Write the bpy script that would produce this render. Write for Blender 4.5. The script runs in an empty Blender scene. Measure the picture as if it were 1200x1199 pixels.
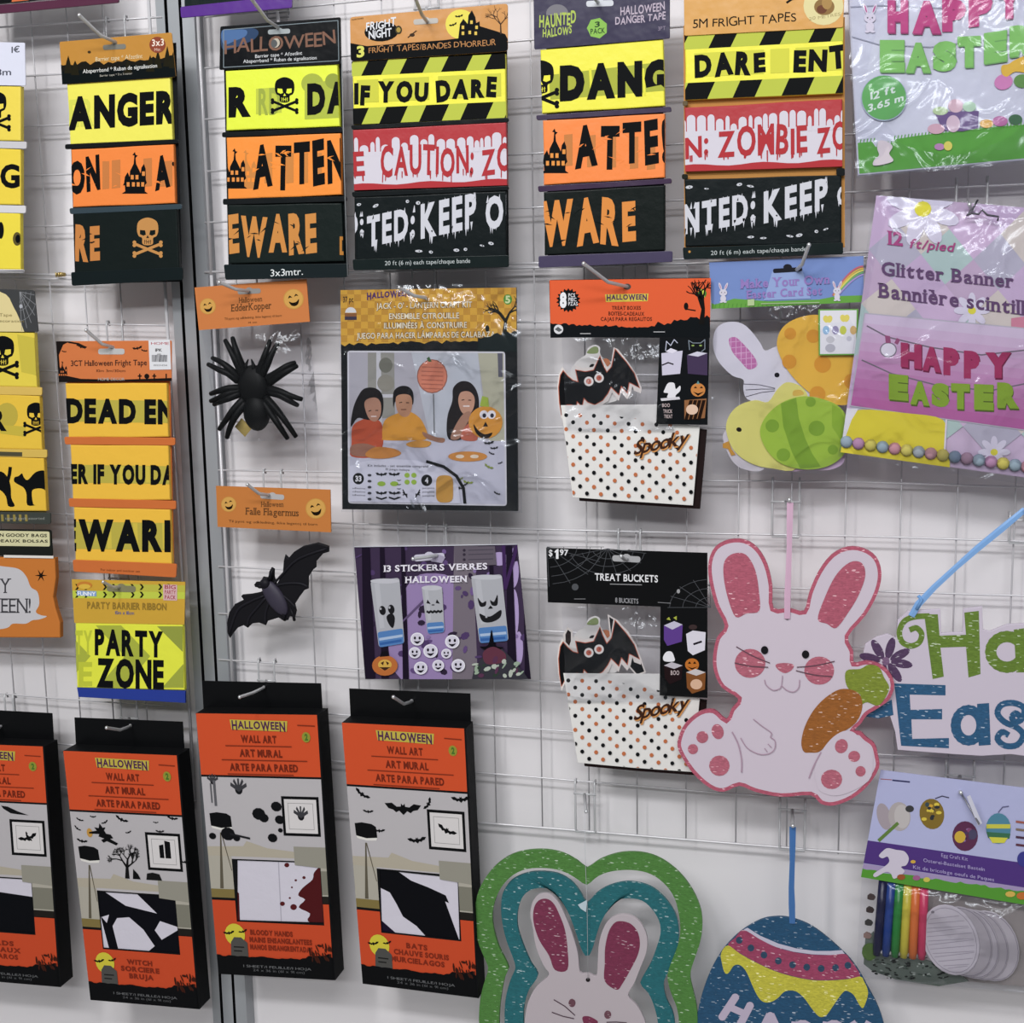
import bpy, math, random
from mathutils import Vector
random.seed(7)
# ------------------------------------------------------------------ camera
F = 1500.0                       # focal length in pixels of the 1200x1199 frame
PITCH = 0.065                    # wire grid pitch in metres
RX, RY, RZ = 0.15526982879384968, 0.26120503925907324, 0.022127633342916318
CU, CV, CD = 5.774450969758274, 1.0044963123379622, -23.481835446090194
ZUP = 1.50
def _rot():
    cx, cy, cz = math.cos(RX), math.cos(RY), math.cos(RZ); sx, sy, sz = math.sin(RX), math.sin(RY), math.sin(RZ)
    def mm(a, b): return [[sum(a[i][k]*b[k][j] for k in range(3)) for j in range(3)] for i in range(3)]
    X = [[1,0,0],[0,cx,-sx],[0,sx,cx]]; Y = [[cy,0,sy],[0,1,0],[-sy,0,cy]]; Z = [[cz,-sz,0],[sz,cz,0],[0,0,1]]
    return mm(mm(Z, Y), X)
R = _rot()
CAM = Vector((CU*PITCH, CD*PITCH, ZUP - CV*PITCH))
w_ = lambda v: Vector((v[0], v[2], -v[1]))          # (right, down, forward) -> world
cr_, cd_, cf_ = w_(R[0]), w_(R[1]), w_(R[2])
sc = bpy.context.scene
cam = bpy.data.cameras.new('camera'); co = bpy.data.objects.new('camera', cam); sc.collection.objects.link(co)
from mathutils import Matrix
M = Matrix.Identity(4)
for i in range(3):
    M[i][0] = cr_[i]; M[i][1] = -cd_[i]; M[i][2] = -cf_[i]; M[i][3] = CAM[i]
co.matrix_world = M
cam.sensor_width = 36; cam.lens = 36*F/1200; cam.clip_start = 0.02
sc.camera = co
# ------------------------------------------------------------------ world, lights, exposure
world = bpy.data.worlds.new('shop_light'); sc.world = world; world.use_nodes = True
bg = world.node_tree.nodes['Background']; bg.inputs[0].default_value = (0.93, 0.96, 1.0, 1); bg.inputs[1].default_value = 0.31
def area(name, loc, target, sx, sy, power, col=(1, 1, 1)):
    l = bpy.data.lights.new(name, 'AREA'); l.shape = 'RECTANGLE'; l.size = sx; l.size_y = sy; l.energy = power; l.color = col
    o = bpy.data.objects.new(name, l); sc.collection.objects.link(o); o.location = loc
    o.rotation_euler = (Vector(target) - Vector(loc)).to_track_quat('-Z', 'Y').to_euler()
    return o
area('ceiling_tube_light', (0.3, -3.0, 3.5), (0.3, 0, 1.3), 2.6, 0.25, 104, (0.98, 0.98, 1.0))
area('ceiling_tube_light', (-0.9, -2.3, 3.3), (0.2, 0, 1.3), 0.25, 1.8, 64, (1.0, 0.99, 0.98))
area('ceiling_tube_light', (0.6, -5.0, 3.4), (0.3, 0, 1.3), 2.6, 0.3, 110, (0.97, 0.98, 1.0))
sc.view_settings.view_transform = 'Standard'; sc.view_settings.look = 'None'
sc.view_settings.gamma = 1; sc.view_settings.use_curve_mapping = False
sc.view_settings.exposure = -0.72
sc.cycles.transparent_max_bounces = 24
# ------------------------------------------------------------------ materials
def lin(h):
    h = h.lstrip('#'); o = []
    for i in (0, 2, 4):
        c = int(h[i:i+2], 16)/255; o.append(c/12.92 if c <= .04045 else ((c+.055)/1.055)**2.4)
    return o
GAIN = 1.03
MATS = {}
def mat(h, kind='paper'):
    k = (h, kind)
    if k in MATS: return MATS[k]
    m = bpy.data.materials.new(kind + '_' + h.strip('#')); MATS[k] = m; m.use_nodes = True
    nt = m.node_tree; N = nt.nodes; b = N['Principled BSDF']; L = nt.links
    c = lin(h); g = .3*c[0] + .6*c[1] + .1*c[2]; k_ = .6 if max(c) < .035 else 1; c = [min(.93, (x*.95 + g*.05)*GAIN*k_) for x in c] + [1]
    b.inputs['Base Color'].default_value = c
    rough, spec, metal = dict(paper=(.6, .18, 0), gloss=(.28, .3, 0), film=(.36, .26, 0), metal=(.32, .5, 1), paint=(.45, .35, .0),
        steel=(.38, .5, .75), wire=(.3, .6, .15), alu=(.42, .5, .25), rubber=(.5, .28, 0), glitter=(.45, .4, .15), wall=(.7, .2, 0), ink=(.5, .09, 0), cloth=(.8, .1, 0), white=(.5, .3, 0))[kind]
    b.inputs['Roughness'].default_value = rough; b.inputs['Specular IOR Level'].default_value = spec*(.45 if max(c[:3]) < .035 else 1); b.inputs['Metallic'].default_value = metal
    def node(t, **kw):
        n = N.new(t)
        for a, v in kw.items(): setattr(n, a, v)
        return n
    if kind in ('film', 'wall', 'paper', 'gloss', 'cloth', 'steel'):
        tc = node('ShaderNodeTexCoord'); nz = node('ShaderNodeTexNoise')
        nz.inputs['Scale'].default_value = dict(film=60, wall=9, paper=120, gloss=22, cloth=900, steel=60)[kind]; nz.inputs['Detail'].default_value = 3
        L.new(tc.outputs['Object'], nz.inputs['Vector'])
        bp = node('ShaderNodeBump'); bp.inputs['Distance'].default_value = dict(film=.002, wall=.001, paper=.0002, gloss=.004, cloth=.0006, steel=.0003)[kind]
        bp.inputs['Strength'].default_value = .35
        L.new(nz.outputs['Fac'], bp.inputs['Height']); L.new(bp.outputs['Normal'], b.inputs['Normal'])
    if kind == 'glitter':
        tc = node('ShaderNodeTexCoord'); mp = node('ShaderNodeMapping'); mp.inputs['Scale'].default_value = (300, 300, 1000)
        vo = node('ShaderNodeTexVoronoi'); vo.inputs['Scale'].default_value = 1.0
        L.new(tc.outputs['Object'], mp.inputs['Vector']); L.new(mp.outputs['Vector'], vo.inputs['Vector'])
        sp = node('ShaderNodeSeparateColor'); L.new(vo.outputs['Color'], sp.inputs['Color'])
        r = node('ShaderNodeValToRGB'); e = r.color_ramp.elements
        e[0].position = 0; e[0].color = [x*.82 for x in c[:3]] + [1]; e[1].position = .965; e[1].color = [min(1, x*1.12) for x in c[:3]] + [1]
        n = e.new(.988); n.color = [min(1, .4 + x) for x in c[:3]] + [1]  # palest flakes: sparkle glints put into the base colour
        L.new(sp.outputs['Red'], r.inputs['Fac']); L.new(r.outputs['Color'], b.inputs['Base Color'])
    return m
def clear(name='clear_plastic', strength=.2, wr=18):
    k = (name, strength, wr)
    if k in MATS: return MATS[k]
    m = bpy.data.materials.new(name); MATS[k] = m; m.use_nodes = True; nt = m.node_tree; N = nt.nodes; L = nt.links
    for n in list(N): N.remove(n)
    out = N.new('ShaderNodeOutputMaterial'); mx = N.new('ShaderNodeMixShader'); tr = N.new('ShaderNodeBsdfTransparent'); gl = N.new('ShaderNodeBsdfGlossy')
    tr.inputs[0].default_value = (.97, .97, .98, 1); gl.inputs['Roughness'].default_value = .12; gl.inputs['Color'].default_value = (.9, .95, 1, 1)
    fr = N.new('ShaderNodeFresnel'); fr.inputs['IOR'].default_value = 1.35; ad = N.new('ShaderNodeMath'); ad.operation = 'MULTIPLY_ADD'
    ad.inputs[1].default_value = .55 if strength > .25 else .45; ad.inputs[2].default_value = strength*.06
    tc = N.new('ShaderNodeTexCoord'); nz = N.new('ShaderNodeTexNoise'); nz.inputs['Scale'].default_value = wr; nz.inputs['Detail'].default_value = 2; nz.inputs['Distortion'].default_value = 1.2
    bp = N.new('ShaderNodeBump'); bp.inputs['Distance'].default_value = .012 if strength > .25 else .006; bp.inputs['Strength'].default_value = 1
    L.new(tc.outputs['Object'], nz.inputs['Vector']); L.new(nz.outputs['Fac'], bp.inputs['Height'])
    L.new(bp.outputs['Normal'], gl.inputs['Normal']); L.new(bp.outputs['Normal'], fr.inputs['Normal'])
    L.new(fr.outputs[0], ad.inputs[0]); L.new(ad.outputs[0], mx.inputs[0]); L.new(tr.outputs[0], mx.inputs[1]); L.new(gl.outputs[0], mx.inputs[2]); L.new(mx.outputs[0], out.inputs[0])
    return m
# ------------------------------------------------------------------ geometry helpers
class Sheet:
    """A flat plane hung in front of the wire grid; maps a point of the photograph to its place on that plane."""
    def __init__(s, d, tx=0.0, tz=0.0, at=(600, 600)):
        s.n = Vector((tx, -1, tz)).normalized()
        r = cr_*((at[0]-600)/F) + cd_*((at[1]-599.5)/F) + cf_
        s.p = CAM + r*((-d - CAM.y)/r.y)
    def P(s, x, y, o=0.0):
        r = cr_*((x-600)/F) + cd_*((y-599.5)/F) + cf_
        q = s.p + s.n*o
        return CAM + r*(s.n.dot(q - CAM)/s.n.dot(r))
ORG = Vector((0, 0, 0)); ROOT = None
def link(name, verts, faces, mats, idx, parent, kind=None, smooth=False):
    me = bpy.data.meshes.new(name)
    me.from_pydata([tuple(Vector(v) - ORG) for v in verts] if parent else [tuple(v) for v in verts], [], faces)
    for m in mats: me.materials.append(m)
    if idx: me.polygons.foreach_set('material_index', idx)
    if smooth: me.polygons.foreach_set('use_smooth', [True]*len(me.polygons))
    me.update()
    o = bpy.data.objects.new(name, me); sc.collection.objects.link(o)
    if parent: o.parent = parent
    if kind: o['kind'] = kind
    return o
def thing(name, label, cat, p, group=None):
    global ORG, ROOT
    o = bpy.data.objects.new(name, None); sc.collection.objects.link(o); o.location = p; o.empty_display_size = .02
    o['label'] = label; o['category'] = cat
    if group: o['group'] = group
    ORG = Vector(p); ROOT = o
    return o
def cr(pts, n=5, closed=True):
    out = []; L = len(pts)
    for i in range(L if closed else L-1):
        g = (lambda j: pts[j % L]) if closed else (lambda j: pts[max(0, min(L-1, j))])
        a, b, c, d = g(i-1), g(i), g(i+1), g(i+2)
        for k in range(n):
            t = k/n
            out.append(tuple(.5*(2*b[m] + (c[m]-a[m])*t + (2*a[m]-5*b[m]+4*c[m]-d[m])*t*t + (3*b[m]-a[m]-3*c[m]+d[m])*t**3) for m in (0, 1)))
    if not closed: out.append(tuple(pts[-1]))
    return out
def sarea(p): return sum(p[i][0]*p[(i+1) % len(p)][1] - p[(i+1) % len(p)][0]*p[i][1] for i in range(len(p)))/2
def inset(p, b):
    n = len(p); s = 1 if sarea(p) > 0 else -1; out = []
    for i in range(n):
        ax, ay = p[i-1]; bx, by = p[i]; cx, cy = p[(i+1) % n]
        ux, uy = bx-ax, by-ay; vx, vy = cx-bx, cy-by
        lu = math.hypot(ux, uy) or 1; lv = math.hypot(vx, vy) or 1
        n1 = (-uy/lu*s, ux/lu*s); n2 = (-vy/lv*s, vx/lv*s)
        mx, my = n1[0]+n2[0], n1[1]+n2[1]; q = max(.35, (mx*mx+my*my)/2)
        out.append((bx + mx/q*b, by + my/q*b))
    return out
def rquad(q, r, n=4):
    """quad with rounded corners"""
    out = []
    for i in range(4):
        a, b, c = q[i-1], q[i], q[(i+1) % 4]
        la = math.dist(a, b); lc = math.dist(c, b)
        p0 = (b[0]+(a[0]-b[0])*r/la, b[1]+(a[1]-b[1])*r/la); p1 = (b[0]+(c[0]-b[0])*r/lc, b[1]+(c[1]-b[1])*r/lc)
        for k in range(n+1):
            t = k/n; out.append(tuple((1-t)**2*p0[m] + 2*t*(1-t)*b[m] + t*t*p1[m] for m in (0, 1)))
    return out
def slab(name, sh, pts, col, kind='paper', th=.0012, o=0.0, bev=0.0, parent=None, side=None, holes=None):
    """a solid plate: front outline pts (photo pixels) on sheet sh, th thick behind it"""
    parent = parent or ROOT
    if sarea(pts) < 0: pts = pts[::-1]
    n = len(pts); rings = []
    if bev > 0:
        ins = inset(pts, bev); bd = min(th*.5, bev*.0008)
        rings.append([sh.P(x, y, o) for x, y in ins])
        mid = inset(pts, bev*.3); rings.append([sh.P(x, y, o) - sh.n*bd*.3 for x, y in mid])
        rings.append([sh.P(x, y, o) - sh.n*bd for x, y in pts])
    else: rings.append([sh.P(x, y, o) for x, y in pts])
    rings.append([sh.P(x, y, o) - sh.n*th for x, y in pts])
    V = [v for r in rings for v in r]; Fc = [list(range(n))]; idx = [0]
    for k in range(len(rings)-1):
        for i in range(n):
            j = (i+1) % n; Fc.append([k*n+i, (k+1)*n+i, (k+1)*n+j, k*n+j]); idx.append(1 if k == len(rings)-2 else 0)
    e = (len(rings)-1)*n; Fc.append([e+i for i in range(n)][::-1]); idx.append(1)
    return link(name, V, Fc, [mat(col, kind), mat(side or col, kind)], idx, parent)
def ringplate(name, sh, outer, inner, col, kind, th, parent=None):
    """a plate with an opening: outer and inner outlines of equal vertex count"""
    n = len(outer); V = []
    for r in (outer, inner): V += [sh.P(*p) for p in r]
    for r in (outer, inner): V += [sh.P(*p) - sh.n*th for p in r]
    Fc = []
    for i in range(n):
        j = (i+1) % n
        Fc += [[i, j, n+j, n+i], [2*n+i, 3*n+i, 3*n+j, 2*n+j], [i, 2*n+i, 2*n+j, j], [n+i, n+j, 3*n+j, 3*n+i]]
    return link(name, V, Fc, [mat(col, kind)], None, parent or ROOT)
def resample(p, n):
    L = [0]
    for i in range(1, len(p)): L.append(L[-1] + math.dist(p[i-1], p[i]))
    out = []; j = 0
    for k in range(n):
        t = L[-1]*k/(n-1)
        while j < len(p)-2 and L[j+1] < t: j += 1
        f = (t-L[j])/((L[j+1]-L[j]) or 1); out.append((p[j][0]+(p[j+1][0]-p[j][0])*f, p[j][1]+(p[j+1][1]-p[j][1])*f))
    return out
def tube(name, path, r, col, kind='steel', parent=None, seg=6, own=None, taper=None):
    V = []; Fc = []; n = len(path); path = [Vector(p) for p in path]; up = None
    for i, p in enumerate(path):
        t = (path[min(n-1, i+1)] - path[max(0, i-1)]).normalized()
        if up is None: up = t.orthogonal().normalized()
        up = (up - t*up.dot(t)); up = up.normalized() if up.length > 1e-6 else t.orthogonal().normalized()
        s = t.cross(up); rr = r if taper is None else r*taper[i]
        V += [p + (up*math.cos(2*math.pi*k/seg) + s*math.sin(2*math.pi*k/seg))*rr for k in range(seg)]
    for i in range(n-1):
        for k in range(seg):
            q = (k+1) % seg; Fc.append([i*seg+k, i*seg+q, (i+1)*seg+q, (i+1)*seg+k])
    Fc.append(list(range(seg))[::-1]); Fc.append([(n-1)*seg+k for k in range(seg)])
    if own is not None:
        b = len(own[0]); own[0].extend(V); own[1].extend([[b+i for i in f] for f in Fc]); return
    return link(name, V, Fc, [mat(col, kind)], None, parent or ROOT, smooth=True)
def ribbon(name, path, w, col, th=.0008):
    path = [Vector(p) for p in path]; V = []; Fc = []; n = len(path)
    for i, p in enumerate(path):
        t = (path[min(n-1, i+1)] - path[max(0, i-1)]).normalized(); s = t.cross(Vector((0, 1, 0))).normalized(); f = Vector((0, -th, 0)); k = w*(1 + .12*math.sin(i*1.7))
        V += [p + s*k, p - s*k, p - s*k + f, p + s*k + f, p + s*k*.3 + f*1.8]
    for i in range(n-1):
        for a, b in ((0, 1), (1, 2), (2, 4), (4, 3), (3, 0)): Fc.append([i*5+a, i*5+b, i*5+5+b, i*5+5+a])
    Fc += [[0, 1, 2, 4, 3], [(n-1)*5+q for q in (3, 4, 2, 1, 0)]]
    return link(name, V, Fc, [mat(col, 'gloss')], None, ROOT)
def blob(name, c, ax, col, kind, parent=None, nu=16, nv=10, fn=None):
    """ellipsoid with axes ax = three vectors"""
    V = []; Fc = []
    for i in range(nv+1):
        th = math.pi*i/nv
        for j in range(nu):
            ph = 2*math.pi*j/nu; k = fn(th, ph) if fn else 1
            V.append(Vector(c) + ax[0]*math.sin(th)*math.cos(ph)*k + ax[1]*math.sin(th)*math.sin(ph)*k + ax[2]*math.cos(th)*k)
    for i in range(nv):
        for j in range(nu):
            q = (j+1) % nu; Fc.append([i*nu+j, i*nu+q, (i+1)*nu+q, (i+1)*nu+j])
    return link(name, V, Fc, [mat(col, kind)], None, parent or ROOT, smooth=True)
def pouch(name, sh, q, parent=None, bulge=.006, m=None, o=0.004, nx=12, ny=14, wr=.0015):
    """clear bag: two film walls sealed along the edges"""
    V = []; Fc = []; rnd = random.Random(len(name) + int(q[0][0]))
    ph = [rnd.uniform(0, 6) for _ in range(6)]
    for side in (1, -1):
        for j in range(ny+1):
            for i in range(nx+1):
                u, v = i/nx, j/ny
                x = (1-v)*((1-u)*q[0][0]+u*q[1][0]) + v*((1-u)*q[3][0]+u*q[2][0]); y = (1-v)*((1-u)*q[0][1]+u*q[1][1]) + v*((1-u)*q[3][1]+u*q[2][1])
                e = (min(u, 1-u)*min(v, 1-v)*16)**.4 if 0 < i < nx and 0 < j < ny else 0
                w = wr*(math.sin(u*9+v*5+ph[0])+math.sin(v*13-u*6+ph[1])+math.sin(u*17+v*11+ph[2]))*min(1, e*2)
                V.append(sh.P(x, y, o) + sh.n*((bulge*min(1, e) + w) if side > 0 else -abs(bulge*.4*min(1, e))))
    b = (nx+1)*(ny+1)
    for s_ in (0, 1):
        for j in range(ny):
            for i in range(nx):
                a = s_*b + j*(nx+1)+i; f = [a, a+nx+1, a+nx+2, a+1]; Fc.append(f if s_ == 0 else f[::-1])
    return link(name, V, Fc, [m or clear()], None, parent or ROOT, smooth=True)
# ------------------------------------------------------------------ glyphs
GL = {}
def glyph(ch, bold):
    k = (ch, bold)
    if k not in GL:
        c = bpy.data.curves.new('g', 'FONT'); c.body = ch; c.size = 1; c.offset = bold; c.resolution_u = 3
        o = bpy.data.objects.new('g', c); me = bpy.data.meshes.new_from_object(o)
        v = [(p.co.x, p.co.y) for p in me.vertices]; f = [list(p.vertices) for p in me.polygons]
        ek = {}
        for p in f:
            for i in range(len(p)):
                e = tuple(sorted((p[i], p[(i+1) % len(p)]))); ek[e] = ek.get(e, 0)+1
        be = [e for e, n in ek.items() if n == 1]
        bpy.data.objects.remove(o); bpy.data.meshes.remove(me); bpy.data.curves.remove(c)
        x0 = min([p[0] for p in v] or [0]); x1 = max([p[0] for p in v] or [.25])
        GL[k] = ([(a-x0, b) for a, b in v], f, x1-x0, be)
    return GL[k]
CAPH = None
def text_polys(s, bold=.02, style='', gap=.07, seed=1):
    """-> polygons in a 0..1 x box, y up in cap heights"""
    global CAPH
    if CAPH is None: CAPH = max(p[1] for p in glyph('H', 0)[0])
    rnd = random.Random(seed + len(s)); x = 0; out = []
    for ch in s:
        if ch == ' ': x += .3; continue
        v, f, w, be = glyph(ch, bold)
        pts = list(v); extra = []
        if 'serif' in style:
            tops = sorted(set(round(p[1], 3) for p in v)); ys = [min(t for t in tops), max(t for t in tops)]
            for a, b in be:
                (ax, ay), (bx, by) = v[a], v[b]
                if abs(ay-by) < .004 and .05 < abs(ax-bx) < .45 and (abs(ay-ys[0]) < .012 or abs(ay-ys[1]) < .012 or abs(ay-.5) < .05):
                    l, r = min(ax, bx)-.06, max(ax, bx)+.06; up = .05 if ay < .2 else -.05
                    extra.append([(l, ay), (r, ay), (r, ay+up), (l, ay+up)])
        if 'drip' in style:
            for _ in range(2):
                dx = rnd.uniform(.12, .85)*w; l = rnd.uniform(.06, .17); t = .03
                extra.append([(dx-t, .08), (dx+t, .08), (dx+t*.9, -l), (dx, -l-.04), (dx-t*.9, -l)])
        if 'jag' in style:
            for _ in range(3):
                dx = rnd.uniform(.1, .9)*w; l = rnd.uniform(.08, .22); extra.append([(dx-.06, .1), (dx+.05, .1), (dx-.01, -l)])
            for _ in range(2):
                dx = rnd.uniform(.1, .9)*w; extra.append([(dx-.06, CAPH-.1), (dx+.05, CAPH-.1), (dx+.02, CAPH+.08)])
        an = 0; dy = 0; kx = 1; ky = 1
        if 'wob' in style: an = rnd.uniform(-.09, .09); dy = rnd.uniform(-.05, .05); ky = rnd.uniform(.92, 1.12)
        if 'hal' in style: ky = .85 if ch not in 'HWN' else 1.05; dy = .08 if ky < 1 else -.04; an = rnd.uniform(-.05, .05)
        polys = [[pts[i] for i in p] for p in f] + extra
        ca, sa = math.cos(an), math.sin(an)
        for p in polys:
            q = []
            for a, b in p:
                a2, b2 = (a-w/2), b*ky
                q.append((x + w/2 + a2*ca - (b2-.35)*sa, dy + .35 + a2*sa + (b2-.35)*ca))
            out.append(q)
        x += w + gap
    x = max(.01, x-gap)
    return [[(a/x, b/CAPH) for a, b in p] for p in out]
def clip(p, c):
    if c is None: return p
    if sarea(c) < 0: c = c[::-1]
    for i in range(len(c)):
        (ax, ay), (bx, by) = c[i], c[(i+1) % len(c)]; out = []
        ins = lambda q: (bx-ax)*(q[1]-ay) - (by-ay)*(q[0]-ax) >= 0
        for k in range(len(p)):
            a, b = p[k-1], p[k]; ia, ib = ins(a), ins(b)
            if ia != ib:
                d1 = (bx-ax)*(a[1]-ay) - (by-ay)*(a[0]-ax); d2 = (bx-ax)*(b[1]-ay) - (by-ay)*(b[0]-ax); t = d1/(d1-d2)
                out.append((a[0]+(b[0]-a[0])*t, a[1]+(b[1]-a[1])*t))
            if ib: out.append(b)
        p = out
        if len(p) < 3: return []
    return p
# ------------------------------------------------------------------ printing on sheets
STEP = 1.6e-5
class Ink:
    def __init__(s, name, sh, base=0.0, kind='ink', parent=None, clip_=None, tf=None):
        s.name, s.sh, s.kind, s.parent, s.clip = name, sh, kind, parent or ROOT, clip_
        s.o = base + 1e-4; s.V = []; s.F = []; s.I = []; s.M = []; s.tf = tf
    def _add(s, polys, col, kind=None, tf=True):
        m = mat(col, kind or s.kind)
        if m not in s.M: s.M.append(m)
        k = s.M.index(m); s.o += STEP
        for kk, p in enumerate(polys):
            if s.tf and tf: p = [s.tf(*q) for q in p]
            if s.clip: p = clip(p, s.clip)
            if len(p) < 3: continue
            if sarea(p) < 0: p = p[::-1]
            b = len(s.V); s.V += [s.sh.P(x, y, s.o + (kk % 5)*2.4e-6) for x, y in p]; s.F.append(list(range(b, b+len(p)))); s.I.append(k)
        return s
    def poly(s, pts, col, kind=None): return s._add([pts], col, kind)
    def polys(s, ps, col, kind=None): return s._add(ps, col, kind)
    def sm(s, pts, col, kind=None, n=4): return s._add([cr(pts, n)], col, kind)
    def ell(s, cx, cy, rx, ry, col, rot=0, n=20, kind=None, a0=0, a1=360):
        r = math.radians(rot); P = []
        m = n if a1-a0 >= 360 else n+1
        for i in range(m):
            t = math.radians(a0 + (a1-a0)*i/n); x, y = rx*math.cos(t), ry*math.sin(t); P.append((cx + x*math.cos(r) - y*math.sin(r), cy + x*math.sin(r) + y*math.cos(r)))
        return s._add([P], col, kind)
    def line(s, pts, w, col, closed=False, kind=None):
        ps = []; n = len(pts)
        for i in range(n if closed else n-1):
            (ax, ay), (bx, by) = pts[i], pts[(i+1) % n]; L = math.hypot(bx-ax, by-ay) or 1; dx, dy = -(by-ay)/L*w/2, (bx-ax)/L*w/2; ex, ey = (bx-ax)/L*w*.2, (by-ay)/L*w*.2
            ps.append([(ax+dx-ex, ay+dy-ey), (bx+dx+ex, by+dy+ey), (bx-dx+ex, by-dy+ey), (ax-dx-ex, ay-dy-ey)])
        return s._add(ps, col, kind)
    def text(s, t, x0, y0, x1, y1, h, col, bold=.02, style='', sl=0, gap=.07, seed=1, kind=None):
        ps = [[(x0 + (x1-x0)*u + sl*v, y0 + (y1-y0)*u - h*v) for u, v in p] for p in text_polys(t, bold, style, gap, seed)]
        return s._add(ps, col, kind)
    def chips(s, x0, y0, x1, y1, col, n):
        rnd = random.Random(int(x0+y0)); ps = []
        for _ in range(n):
            x, y = rnd.uniform(x0, x1), rnd.uniform(y0, y1); l = rnd.uniform(3, 7); a = rnd.uniform(-.7, .7); w = rnd.uniform(.8, 1.8)
            ps.append([(x-l*math.cos(a), y-l*math.sin(a)), (x, y-w), (x+l*math.cos(a), y+l*math.sin(a)), (x, y+w*.4)])
        return s._add(ps, col)
    def done(s):
        if not s.F: return None
        return link(s.name, s.V, s.F, s.M, s.I, s.parent)
def local(cx, cy, k, rot=0, kx=1):
    r = math.radians(rot)
    return lambda pts: [(cx + k*(x*kx*math.cos(r) - y*math.sin(r)), cy + k*(x*kx*math.sin(r) + y*math.cos(r))) for x, y in pts]
def skull(i, cx, cy, s, col, hole, bones=True):
    T = local(cx, cy, s)
    i.poly(T(cr([(-.5,-.1),(-.42,-.5),(0,-.68),(.42,-.5),(.5,-.1),(.42,.18),(.26,.28),(.24,.55),(0,.62),(-.24,.55),(-.26,.28),(-.42,.18)], 4)), col)
    for sx in (-1, 1): i.poly(T([(sx*.08, .12), (sx*.12, -.08), (sx*.36, -.1), (sx*.36, .1), (sx*.2, .17)]), hole)
    i.poly(T([(0, .14), (.07, .28), (-.07, .28)]), hole)
    i.polys([T([(x-.012, .36), (x+.012, .36), (x+.012, .56), (x-.012, .56)]) for x in (-.14, -.05, .05, .14)], hole)
    i.poly(T([(-.2, .4), (0, .45), (.2, .4), (0, .48)]), hole)
    if bones:
        for a, b in (((-.62, .55), (.62, 1.05)), ((.62, .55), (-.62, 1.05))):
            i.line(T([a, b]), s*.13, col)
            for q in (a, b):
                for dy in (-.07, .07): i.ell(*T([(q[0], q[1]+dy)])[0], s*.09, s*.09, col, n=8)
def house(i, cx, by, s, col, hole):
    T = local(cx, by, s)
    i.poly(T([(-.55,0),(-.4,-.1),(-.42,-.35),(-.5,-.35),(-.45,-.45),(-.42,-.7),(-.3,-.9),(-.22,-.7),(-.2,-.95),(-.05,-1.25),(-.02,-1.6),(-.1,-1.62),(0,-1.75),(.04,-1.62),(.12,-1.6),(.03,-1.5),(.05,-1.25),(.2,-.95),(.24,-.85),(.28,-1.1),(.38,-1.25),(.45,-1.05),(.46,-.6),(.5,-.45),(.42,-.35),(.42,-.1),(.55,0)]), col)
    i.polys([T([(x, y), (x+.12, y), (x+.12, y-.18), (x, y-.18)]) for x, y in ((-.17,-.6),(.03,-.6),(-.34,-.3),(-.12,-.3),(.08,-.3),(.27,-.3),(.3,-.75))], hole)
def batshape(i, cx, cy, s, col, rot=0):
    i.poly(local(cx, cy, s, rot)([(-1,-.25),(-.6,-.3),(-.35,-.1),(-.12,-.12),(-.1,-.3),(-.02,-.2),(.02,-.2),(.1,-.3),(.12,-.12),(.35,-.1),(.6,-.3),(1,-.25),(.8,.02),(.75,.2),(.55,.08),(.4,.22),(.22,.12),(0,.35),(-.22,.12),(-.4,.22),(-.55,.08),(-.75,.2),(-.8,.02)]), col)
def tree(i, cx, by, s, col, seed=3, w=.09, depth=4, kind=None):
    rnd = random.Random(seed); segs = []
    def br(x, y, a, l, w_, d):
        x2, y2 = x + math.cos(a)*l, y - math.sin(a)*l; dx, dy = -math.sin(a)*w_/2, -math.cos(a)*w_/2
        segs.append([(x+dx, y+dy), (x2+dx*.6, y2+dy*.6), (x2-dx*.6, y2-dy*.6), (x-dx, y-dy)])
        if d > 0:
            for k in range(3 if d > 2 else 2): br(x2, y2, a + rnd.uniform(-.85, .85), l*rnd.uniform(.6, .85), w_*.62, d-1)
    br(cx, by, math.pi/2 + rnd.uniform(-.15, .15), s*.34, s*w, depth)
    i.polys(segs, col, kind)
def ragged(x0, y0, x1, y1, amp, n, yb0, yb1, seed=1):
    """strip polygon with a ragged silhouette along its top"""
    rnd = random.Random(seed); P = []
    for k in range(n+1):
        t = k/n; P.append((x0+(x1-x0)*t, y0+(y1-y0)*t + rnd.uniform(-amp, amp*.4)))
    return P + [(x1, yb1), (x0, yb0)]
def slot(i, x, y, w, col='#6f7274', rot=0):
    T = local(x, y, w, rot)
    i.poly(T(rquad([(-.5, -.11), (.5, -.11), (.5, .11), (-.5, .11)], .1)), col); i.ell(x, y-w*.05, w*.16, w*.13, col, n=10)
def lerp(q, u, v):
    return ((1-v)*((1-u)*q[0][0]+u*q[1][0]) + v*((1-u)*q[3][0]+u*q[2][0]), (1-v)*((1-u)*q[0][1]+u*q[1][1]) + v*((1-u)*q[3][1]+u*q[2][1]))
def sub(q, u0, v0, u1, v1): return [lerp(q, u0, v0), lerp(q, u1, v0), lerp(q, u1, v1), lerp(q, u0, v1)]
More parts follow.
